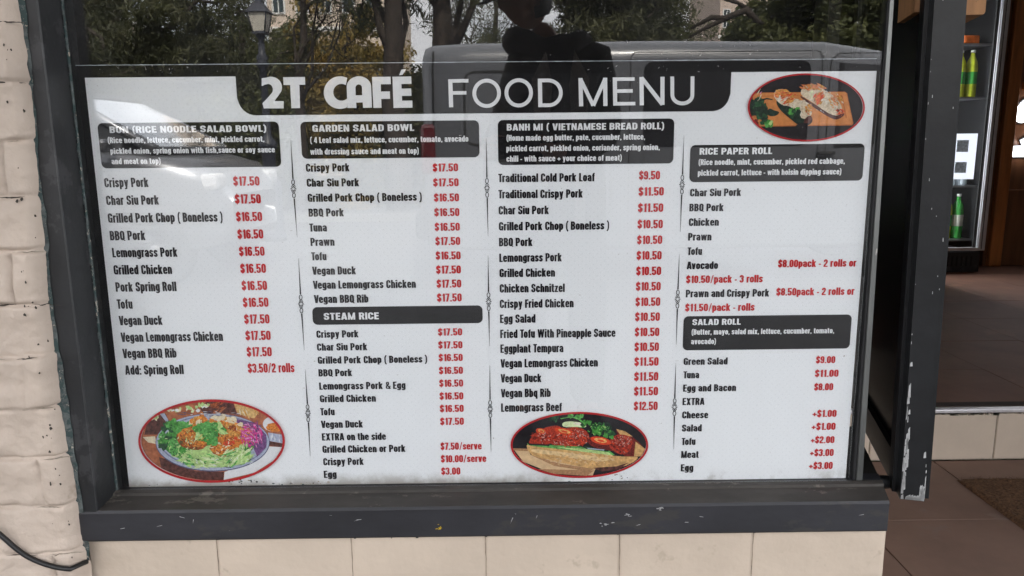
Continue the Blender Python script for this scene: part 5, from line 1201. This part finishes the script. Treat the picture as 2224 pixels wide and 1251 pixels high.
# heritage lamp post
LX = float(mirx(566, 9.)); LY = -9.0
LX = -2.45
lamp = thing('street_lamp', 'old fashioned iron lamp post with a four sided lantern', 'street lamp', (LX, LY, -.13))
b = MB(); b.lathe((LX, LY, -.13), [(.17, 0), (.17, .08), (.14, .12), (.14, .75), (.11, .82), (.085, .86), (.085, 1.2), (.12, 1.24), (.12, 1.3), (.07, 1.36), (.048, 1.4), (.043, 2.24), (.07, 2.27), (.085, 2.3), (.06, 2.34), (.08, 2.38), (.045, 2.44), (.036, 2.6), (.05, 2.63), (.07, 2.66), (.03, 2.69)], MT['iron'], 20); b.build('post', lamp)
b = MB()
def frus(B, z0, r0, z1, r1, m): B.add([(LX + a * r0, LY + c * r0, z0) for a, c in ((-1, -1), (1, -1), (1, 1), (-1, 1))] + [(LX + a * r1, LY + c * r1, z1) for a, c in ((-1, -1), (1, -1), (1, 1), (-1, 1))], [(0, 3, 2, 1), (4, 5, 6, 7), (0, 1, 5, 4), (1, 2, 6, 5), (2, 3, 7, 6), (3, 0, 4, 7)], m)
frus(b, 2.58, .075, 2.80, .118, MT['milk']); la = b.build('lantern_glass', lamp)
b = MB()
for a, c in ((-1, -1), (1, -1), (1, 1), (-1, 1)): b.tube([(LX + a * .077, LY + c * .077, 2.57), (LX + a * .12, LY + c * .12, 2.81)], .009, MT['iron'], 6)
frus(b, 2.545, .085, 2.576, .08, MT['iron']); frus(b, 2.805, .145, 2.92, .06, MT['iron']); frus(b, 2.922, .045, 2.98, .035, MT['iron']); b.lathe((LX, LY, 2.98), [(.012, 0), (.028, .02), (.008, .07)], MT['iron'], 10)
b.build('lantern_frame', lamp)

# trees and shrubs of the park opposite
def leaf_mesh(name, centers, n_per, spread, size, mat_, parent, rng, needle=False, droop=0.):
    c = np.repeat(np.array(centers), n_per, 0); N_ = len(c)
    d = rng.normal(size=(N_, 3)); d /= np.linalg.norm(d, axis=1)[:, None]
    p = c + d * (rng.random((N_, 1)) ** .45) * np.array(spread)
    a = rng.normal(size=(N_, 3)); a[:, 2] -= droop; a /= np.linalg.norm(a, axis=1)[:, None]
    t_ = np.cross(a, rng.normal(size=(N_, 3))); t_ /= np.linalg.norm(t_, axis=1)[:, None]
    l = size * rng.uniform(.6, 1.3, (N_, 1)); ww = l * (.16 if needle else .46)
    off = np.array(parent['_o'])
    v = np.stack([p - a * l / 2, p + t_ * ww / 2, p + a * l / 2, p - t_ * ww / 2], 1).reshape(-1, 3) - off
    me = bpy.data.meshes.new(name); me.vertices.add(len(v)); me.vertices.foreach_set('co', v.ravel())
    me.loops.add(N_ * 4); me.loops.foreach_set('vertex_index', np.arange(N_ * 4))
    me.polygons.add(N_); me.polygons.foreach_set('loop_start', np.arange(N_) * 4); me.polygons.foreach_set('loop_total', np.full(N_, 4))
    me.materials.append(mat_); me.update(calc_edges=True)
    return link(name, me, parent)
def tree(label, px, Yv, h, tr, crown, leafm, n_cl, n_per, size, seed, needle=False, droop=0., lean_=0., name='tree', limbs=7, sp=.42):
    rng = np.random.default_rng(seed); x = float(mirx(px, Yv)); y = -Yv
    o = thing(name, label, 'tree' if name == 'tree' else 'shrub', (x, y, -.16), 'trees of the park opposite' if name == 'tree' else 'shrubs of the park opposite')
    cz, rx_, ry_, rz_ = crown
    b = MB()
    tp = [np.array((x + lean_ * (k / 6) ** 1.4 * h + .05 * math.sin(k * 2 + seed), y + .04 * math.cos(k * 1.7), -.2 + h * k / 6)) for k in range(7)]
    b.tube(tp, [tr * (1.25 - .8 * k / 6) for k in range(7)], MT['bark'], 12)
    cen = []
    for i in range(limbs):
        k0 = rng.uniform(.3, .9); base = tp[0] + (tp[-1] - tp[0]) * k0; base[0] = np.interp(base[2], [q[2] for q in tp], [q[0] for q in tp])
        a = rng.uniform(0, 6.28); end = np.array((x + lean_ * h * .6 + rx_ * .8 * math.cos(a), y + ry_ * .8 * math.sin(a), cz + rz_ * rng.uniform(-.5, .8)))
        m1 = base + (end - base) * .5 + rng.normal(size=3) * .25
        b.tube([base, base + (m1 - base) * .5 + rng.normal(size=3) * .06, m1, m1 + (end - m1) * .5 + rng.normal(size=3) * .1, end], [tr * .42, tr * .33, tr * .25, tr * .16, tr * .06], MT['bark'], 8)
        for q in range(3):
            e2 = m1 + (end - m1) * rng.uniform(.2, 1) ; e3 = e2 + rng.normal(size=3) * .5
            b.tube([e2, (e2 + e3) / 2 + rng.normal(size=3) * .08, e3], [tr * .14, tr * .09, tr * .03], MT['bark'], 6); cen.append(e3)
        cen.append(end)
    b.build('trunk', o)
    while len(cen) < n_cl:
        q = rng.normal(size=3); q /= np.linalg.norm(q); q = q * rng.random() ** .4
        cen.append(np.array((x + lean_ * h * .5 + q[0] * rx_, y + q[1] * ry_, cz + q[2] * rz_)))
    leaf_mesh('crown', cen, n_per, (sp, sp, sp * .75), size, leafm, o, rng, needle, droop)
    return o
LD, LM, LG = MT['leaf_dark'], MT['leaf_mid'], MT['leaf_gold']
tree('dark needle leaved tree behind the lamp post, on the brick house side', 360, 14.5, 5.5, .16, (3.0, 2.1, 1.6, 1.7), LD, 90, 260, .2, 11, True, .6)
tree('thin crooked stemmed tree with sparse foliage beside the lamp post', 650, 13, 4.8, .09, (3.9, .9, .9, 1.1), LD, 22, 80, .13, 12, True, .4, .06)
tree('thick dark trunk tree nearest the end of the van', 862, 12.6, 6, .2, (5.0, 1.3, 1.4, 1.2), LD, 46, 210, .19, 13, True, .7)
tree('dark trunk tree above the rear corner of the van', 966, 12.9, 6, .22, (4.5, 1.7, 1.4, 1.3), LD, 46, 200, .19, 14, True, .7)
tree('sparse twiggy tree with sky showing through beyond the van', 1080, 18, 5, .1, (3.6, 1.3, 1.2, 1.5), LD, 60, 120, .15, 15, True, .2, limbs=12)
tree('broad dark tree rising behind the photographer', 1345, 13.5, 6, .24, (3.6, 1.05, 1.4, 2.0), LD, 90, 250, .19, 16, True, .6)
tree('wide bushy mid green tree above the middle of the van', 1752, 15, 5, .2, (3.1, 1.65, 1.6, 1.55), LM, 110, 260, .14, 17)
tree('yellowish leaved tree at the front end of the van', 1940, 17, 5, .15, (3.4, 1.3, 1.4, 1.6), LG, 50, 170, .12, 18)
tree('golden green small tree in front of the pale flats', 770, 17, 4, .11, (2.75, 1.3, 1.1, 1.35), LG, 64, 230, .12, 19)
tree('mid green small tree left of the golden one', 545, 16.5, 4.2, .12, (2.4, 1.6, 1.2, 1.3), LM, 56, 170, .12, 20)
tree('dark tree standing at the corner of the brick house', 150, 13, 5, .15, (2.3, 1.3, 1.2, 1.3), LD, 40, 170, .15, 25, True, .5)
for k, (px_, yv, h_, rr, lm, lab) in enumerate(((250, 13.2, 1.0, 1.5, LD, 'dark low shrub under the brick house balcony'), (450, 13.6, 1.1, 1.6, LM, 'rounded green shrub left of the lamp post'), (620, 14, 1.15, 1.5, LM, 'leafy green shrub right of the lamp post'), (760, 14.2, 1.2, 1.5, LG, 'yellow green shrub below the golden tree'), (900, 14.5, 1.1, 1.5, LD, 'dark shrub between the two thick trunks'), (1060, 15, 1.1, 1.6, LD, 'dark shrub below the sparse twiggy tree'), (1250, 15, 1.2, 1.8, LM, 'green shrub behind the photographer'), (1480, 15.4, 1.2, 1.8, LM, 'green shrub between the broad tree and the wide one'), (1660, 15.5, 1.2, 1.6, LD, 'dark shrub below the wide bushy tree'), (1860, 16, 1.2, 1.8, LM, 'green shrub below the yellowish tree'))):
    tree(lab, px_, yv, 1.4, .05, (h_, rr * .6, .8, 1.0), lm, 44, 150, .11, 40 + k, name='shrub', limbs=4, sp=.36)
for k, (px_, yv, rx_, rz_, cz_, lm, nd, lab) in enumerate(((330, 22, 3.0, 2.2, 3.0, LD, True, 'tall dark tree at the back, right of the brick house'), (520, 24, 2.6, 2.1, 2.7, LM, False, 'dense green tree at the back, left of the pale flats'), (950, 23, 1.2, 1.5, 2.0, LD, False, 'low dark tree at the back beyond the rear of the van'), (1290, 22, 2.5, 2.3, 3.2, LD, True, 'tall dark tree at the back, behind the photographer'), (1415, 20, .7, 2.2, 3.4, LD, True, 'narrow dark tree at the back, left of the sky gap'), (1840, 22, 2.8, 2.3, 3.2, LM, False, 'dense green tree at the back beyond the front of the van'), (760, 23, 2.4, 1.3, 1.7, LM, False, 'low green tree at the back below the pale flats'))):
    tree(lab, px_, yv, 5.2, .17, (cz_, rx_, 1.8, rz_), lm, 90, 210, .2 if nd else .17, 70 + k, nd, .4, limbs=6, sp=.55)
# bare limb reaching across the bright sky gap
b = MB()
P0 = [at(a, c, 14.2) for a, c in ((1655, 60), (1620, 22), (1575, 40), (1545, 38), (1500, 62))]
P1 = [at(a, c, 14.2) for a, c in ((1600, 30), (1560, 48), (1530, 62), (1495, 82))]
P2 = [at(a, c, 14.2) for a, c in ((1630, 24), (1600, 6), (1560, -6), (1510, -4))]
fl = lambda q: (q[0], -q[1], q[2])
tw = [o for o in COL.objects if o.get('label') == 'wide bushy mid green tree above the middle of the van'][0]
b.tube([fl(q) for q in P0], [.09, .075, .06, .05, .025], MT['bark'], 8); b.tube([fl(q) for q in P1], [.05, .045, .035, .02], MT['bark'], 8); b.tube([fl(q) for q in P2], [.05, .04, .03, .015], MT['bark'], 8)
b.build('limb', tw)

# houses and flats beyond the trees
def flats(label, px0, px1, Yv, h, wallm, seed, nst, ncol):
    x0, x1 = float(mirx(px0, Yv)), float(mirx(px1, Yv)); y = -Yv
    o = thing('apartment_block', label, 'building', ((x0 + x1) / 2, y - 5, -.16))
    b = MB(); b.box((x0, y - 10, -.16), (x1, y, h), wallm); b.box((x0 - .15, y - 10.1, h), (x1 + .15, y + .15, h + .35), wallm); b.build('wall', o)
    for r_ in range(nst):
        z0 = h - (r_ + 1) * 3 + .9
        for c_ in range(ncol):
            xa = x0 + (x1 - x0) * (c_ + .22) / ncol; xb = x0 + (x1 - x0) * (c_ + .78) / ncol
            b = MB(); b.box((xa, y + .002, z0), (xb, y + .06, z0 + 1.4), MT['white']); f_ = b.build('window', o)
            b = MB(); b.box((xa + .07, y + .05, z0 + .07), ((xa + xb) / 2 - .03, y + .066, z0 + 1.33), MT['winglass']); b.box(((xa + xb) / 2 + .03, y + .05, z0 + .07), (xb - .07, y + .066, z0 + 1.33), MT['winglass']); b.build('pane', f_)
        b = MB(); b.box((x0 - .05, y + .001, z0 - .75), (x1 + .05, y + .12, z0 - .55), MT['white']); b.build('floor_band', o)
    return o
flats('pale low block of flats behind the golden green tree', 600, 845, 34, 12, MT['flatpale'], 1, 4, 5)
flats('slim pinkish tower block showing in the sky gap', 1552, 1668, 60, 30, MT['flatpink'], 2, 8, 4)
x0, x1 = -18., -11.6
hs = thing('brick_house', 'dark brown brick house with a white panelled balcony', 'house', (-14.8, -21, -.16))
b = MB(); b.box((x0, -25, -.16), (x1, -17.6, 7.), MT['brownbrick']); b.build('wall', hs)
b = MB(); b.box((x1 + .001, -24.6, 3.75), (x1 + 1.1, -18.2, 3.95), MT['flatpale']); bc = b.build('balcony', hs)
b = MB(); b.box((x1 + 1.04, -24.6, 4.82), (x1 + 1.1, -18.2, 4.92), MT['white'])
for k in range(14):
    y = -18.25 - k * .48; b.box((x1 + 1.05, y - .03, 3.951), (x1 + 1.09, y + .03, 4.82), MT['white'])
    if k < 13: b.box((x1 + 1.06, y - .44, 4.05), (x1 + 1.08, y - .04, 4.75), MT['flatpale'])
b.box((x1 + .01, -18.25, 4.82), (x1 + 1.04, -18.2, 4.92), MT['white']); b.build('balustrade', bc)
for k in range(3):
    ya = -19.2 - k * 1.9; b = MB(); b.box((x1 + .002, ya - .9, 4.3), (x1 + .06, ya, 6.), MT['white']); f_ = b.build('window', hs)
    b = MB(); b.box((x1 + .05, ya - .83, 4.37), (x1 + .066, ya - .07, 5.93), MT['winglass']); b.build('pane', f_)
b = MB(); b.prism([(x0 - .4, -25.4, 7.001), (x1 + .5, -25.4, 7.001), (x1 + .5, -17.2, 7.001), (x0 - .4, -17.2, 7.001)], (0, 0, .2), MT['brownbrick']); b.build('roof', hs)
xp = float(mirx(186, 14.)); b = MB(); b.lathe((xp, -14, -.16), [(.11, 0), (.11, 5.5), (.09, 5.6), (.02, 5.62)], MT['bluegrey'], 16)
tag(b.build('steel_pole'), 'blue grey steel pole standing in front of the brown brick house', 'pole')

# ------------------------------------------------------------------ the photographer, seen as a dark reflection
def skin_mesh(name, verts, edges, radii, sub=2):
    me = bpy.data.meshes.new(name); me.from_pydata([tuple(map(float, v)) for v in verts], edges, []); me.update()
    o = bpy.data.objects.new(name, me); COL.objects.link(o)
    md = o.modifiers.new('skin', 'SKIN'); md.use_smooth_shade = True
    for i, r_ in enumerate(radii):
        d = me.skin_vertices[0].data[i]; d.radius = r_ if isinstance(r_, tuple) else (r_, r_); d.use_root = (i == 0)
    sb = o.modifiers.new('sub', 'SUBSURF'); sb.levels = sub; sb.render_levels = sub
    dg = bpy.context.evaluated_depsgraph_get()
    m2 = bpy.data.meshes.new_from_object(o.evaluated_get(dg)); bpy.data.objects.remove(o)
    return m2
def addmesh(B, me, m): B.add([v.co[:] for v in me.vertices], [tuple(p_.vertices) for p_ in me.polygons], m, True)
PX, PY = .885, -1.64; Z0 = -.004
pe = thing('person', 'photographer in a dark open coat and cap holding up a phone', 'person', (PX, PY, Z0))
cx, cy, cz = CP
# skeleton joints
sh = {1: (PX + .145, PY - .03, 1.4), -1: (PX - .125, PY + .05, 1.4)}
el = {1: (PX + .185, PY + .04, 1.13), -1: (PX - .2, PY + .1, 1.14)}
wr = {1: (cx + .16, cy - .075, 1.075), -1: (cx - .075, cy - .075, 1.07)}
V_ = [(PX, PY, .98), (PX, PY, 1.12), (PX, PY, 1.27), (PX, PY, 1.4), (PX - .04, PY + .02, 1.47), (PX - .09, PY + .05, 1.53)]
E_ = [(0, 1), (1, 2), (2, 3), (3, 4), (4, 5)]; RD = [(.14, .11), (.13, .1), (.135, .11), (.11, .08), .052, .05]
def chain(start, pts):
    i0 = start
    for p_, r_ in pts:
        V_.append(p_); RD.append(r_); E_.append((i0, len(V_) - 1)); i0 = len(V_) - 1
    return i0
wi_ = {}
for s_ in (1, -1):
    chain(0, [((PX + s_ * .1, PY, .9), .088), ((PX + s_ * .115, PY + .02, .5), .06), ((PX + s_ * .12, PY - .01, .1), .042), ((PX + s_ * .13, PY + .1, .03), .035)])
    wi_[s_] = chain(3, [(sh[s_], .058), (el[s_], .044), (wr[s_], .028)])
body = MB(); addmesh(body, skin_mesh('b', V_, E_, RD), MT['skin'])
# hands: a palm and five fingers closed on the ends of the phone
phx0, phx1 = cx - .03, cx + .125
for s_ in (1, -1):
    ex = phx1 if s_ > 0 else phx0
    palm = np.array((ex + s_ * .022, cy - .028, cz - .012))
    hv = [wr[s_], tuple(palm + (s_ * .004, -.02, -.01)), tuple(palm)]; he = [(0, 1), (1, 2)]; hr = [.027, (.03, .018), (.034, .014)]
    body.add([], [], MT['skin']); addmesh(body, skin_mesh('h', hv, he, hr, 2), MT['skin'])
    for k, (dz, L_) in enumerate(((.03, .07), (.012, .078), (-.007, .072), (-.024, .058))):
        base = palm + (0, .006, dz)
        fv = [base, base + (s_ * .012, .018, dz * .1), base + (s_ * .004, .036, dz * .12), base + (-s_ * L_ * .42, .036 if s_ > 0 else .034, dz * .1)]
        addmesh(body, skin_mesh('f', fv, [(0, 1), (1, 2), (2, 3)], [.0095, .009, .0082, .0068], 1), MT['skin'])
    tb = palm + (0, -.008, .026)
    addmesh(body, skin_mesh('t', [tb, tb + (-s_ * .012, -.006, .016), tb + (-s_ * .038, .001, .014), tb + (-s_ * .056, .005, .006)], [(0, 1), (1, 2), (2, 3)], [.012, .0105, .0095, .008], 1), MT['skin'])
# head
hc = Vector((PX - .125, PY + .08, 1.625))
bm = bmesh.new(); bmesh.ops.create_uvsphere(bm, u_segments=32, v_segments=24, radius=1)
for v in bm.verts:
    x, y, z = v.co; jaw = 1 - .28 * max(0, -z) ** 1.3
    nx_, ny_, nz_ = x * .076 * jaw, y * .098 * (1 - .1 * max(0, -z)), z * .118
    if y > .5:                                             # nose, brow and eye hollows
        ny_ += .024 * math.exp(-((x / .16) ** 2 + ((z + .1) / .22) ** 2)); ny_ -= .008 * (math.exp(-(((x - .4) / .2) ** 2 + ((z - .08) / .13) ** 2)) + math.exp(-(((x + .4) / .2) ** 2 + ((z - .08) / .13) ** 2)))
        ny_ += .006 * math.exp(-((x / .3) ** 2 + ((z + .48) / .08) ** 2))
    v.co = (nx_, ny_, nz_)
rotm = Matrix.Rotation(rad(58), 3, 'Z') @ Matrix.Rotation(rad(-18), 3, 'X')
for v in bm.verts: v.co = hc + rotm @ v.co
body.bm(bm, MT['skin'], True); bm.free()
for s_ in (1, -1):
    bm = bmesh.new(); bmesh.ops.create_uvsphere(bm, u_segments=12, v_segments=8, radius=.011)
    for v in bm.verts: v.co = hc + rotm @ (Vector((s_ * .03, .088, .01)) + v.co)
    body.bm(bm, MT['eye'], True); bm.free()
    bm = bmesh.new(); bmesh.ops.create_uvsphere(bm, u_segments=12, v_segments=8, radius=1)
    for v in bm.verts: v.co = hc + rotm @ (Vector((s_ * .077, -.004, -.005)) + Vector((v.co.x * .01, v.co.y * .018, v.co.z * .032)))
    body.bm(bm, MT['skin'], True); bm.free()
body.build('body', pe)
b = MB(); bm = bmesh.new(); bmesh.ops.create_uvsphere(bm, u_segments=32, v_segments=20, radius=1)
bmesh.ops.delete(bm, geom=[v for v in bm.verts if v.co.z < .1], context='VERTS')
for v in bm.verts: v.co = hc + rotm @ (Vector((v.co.x * .086, v.co.y * .108, v.co.z * .125 + .012)))
b.bm(bm, MT['cap'], True); bm.free()
br = []
for i in range(13):
    a = math.pi * i / 12
    br.append((Vector((math.cos(a) * .08, .07 + .02 * math.sin(a), .03)), Vector((math.cos(a) * .085, .085 + .1 * math.sin(a), .008))))
vs = [hc + rotm @ p_ for pr in br for p_ in pr]; vs += [v + Vector((0, 0, .006)) for v in vs]
n = len(br); b.add(vs, [(2 * i, 2 * i + 1, 2 * i + 3, 2 * i + 2) for i in range(n - 1)] + [(2 * n + 2 * i, 2 * n + 2 * i + 2, 2 * n + 2 * i + 3, 2 * n + 2 * i + 1) for i in range(n - 1)] + [(2 * i + 1, 2 * n + 2 * i + 1, 2 * n + 2 * i + 3, 2 * i + 3) for i in range(n - 1)], MT['cap'], True)
b.build('cap', pe)
b = MB(); bm = bmesh.new(); bmesh.ops.create_uvsphere(bm, u_segments=24, v_segments=16, radius=1)
bmesh.ops.delete(bm, geom=[v for v in bm.verts if v.co.z > .35 or v.co.y > .25 or v.co.z < -.75], context='VERTS')
for v in bm.verts: v.co = hc + rotm @ Vector((v.co.x * .084, v.co.y * .107, v.co.z * .122))
b.bm(bm, MT['hair'], True); bm.free(); b.build('hair', pe)
# coat: torso with skirts and sleeves, open lapels, hood at the neck
CV = [(PX, PY - .01, .74), (PX, PY, 1.0), (PX, PY, 1.13), (PX, PY, 1.28), (PX - .005, PY - .005, 1.4), (PX - .04, PY + .0, 1.475)]
CE = [(i, i + 1) for i in range(5)]; CR_ = [(.225, .19), (.2, .17), (.155, .145), (.165, .145), (.12, .11), (.085, .08)]
for s_ in (1, -1):
    i0 = 4
    for p_, r_ in ((sh[s_], .085), (((sh[s_][0] + el[s_][0]) / 2, (sh[s_][1] + el[s_][1]) / 2, (sh[s_][2] + el[s_][2]) / 2), .075), (el[s_], .066), (tuple(np.array(el[s_]) * .5 + np.array(wr[s_]) * .5), .056), (tuple(np.array(el[s_]) * .12 + np.array(wr[s_]) * .88), .045)):
        CV.append(p_); CR_.append(r_); CE.append((i0, len(CV) - 1)); i0 = len(CV) - 1
cm = skin_mesh('coat', CV, CE, CR_)
b = MB(); addmesh(b, cm, MT['coat']); b.build('coat', pe)
b = MB()
for s_ in (1, -1):                                          # lapels
    q = [(PX + s_ * .05, PY + .12, 1.43), (PX + s_ * .1, PY + .145, 1.33), (PX + s_ * .09, PY + .162, 1.12), (PX + s_ * .085, PY + .185, .82), (PX + s_ * .05, PY + .185, .82), (PX + s_ * .045, PY + .165, 1.12), (PX + s_ * .03, PY + .148, 1.31)]
    b.prism(q, (0, .012, 0), MT['lining'])
b.build('lapel', pe)
b = MB(); hp = [(PX - .03 + .12 * math.cos(a), PY - .03 + .11 * math.sin(a), 1.45 + .03 * math.cos(2 * a)) for a in np.linspace(-.6, math.pi * 2 - .9, 22)]
b.tube(hp, [.03 + .03 * math.sin(math.pi * i / 21) for i in range(22)], MT['coat'], 10); b.build('hood', pe)
TV = [(PX, PY, 1.03), (PX, PY, .9)]; TE = [(0, 1)]; TR_ = [(.19, .145), (.19, .145)]
for s_ in (1, -1):
    i0 = 1
    for p_, r_ in (((PX + s_ * .1, PY, .78), .102), ((PX + s_ * .115, PY + .02, .5), .08), ((PX + s_ * .12, PY - .005, .06), .074)):
        TV.append(p_); TR_.append(r_); TE.append((i0, len(TV) - 1)); i0 = len(TV) - 1
b = MB(); addmesh(b, skin_mesh('trousers', TV, TE, TR_), MT['trouser']); b.build('trousers', pe)
for s_ in (1, -1):
    b = MB(); addmesh(b, skin_mesh('shoe', [(PX + s_ * .12, PY - .05, .045), (PX + s_ * .125, PY + .05, .05), (PX + s_ * .135, PY + .19, .032)], [(0, 1), (1, 2)], [(.045, .04), (.048, .046), (.042, .03)]), MT['cap']); b.build('shoe', pe)
b = MB(); b.box((phx0, cy - .0125, cz - .045), (phx1, cy - .0042, cz + .03), MT['phone'], .003)
ph = b.build('smartphone'); tag(ph, 'black smartphone held sideways in the hands of the photographer', 'phone')
b = MB(); b.lathe((cx, cy - .0041, cz), [(.001, -.001), (.006, -.001), (.006, .0006), (.001, .0006)], MT['vanglass'], 16, 'y'); lens = b.build('lens', ph)

for o in OFFS:
    if '_o' in o: del o['_o']
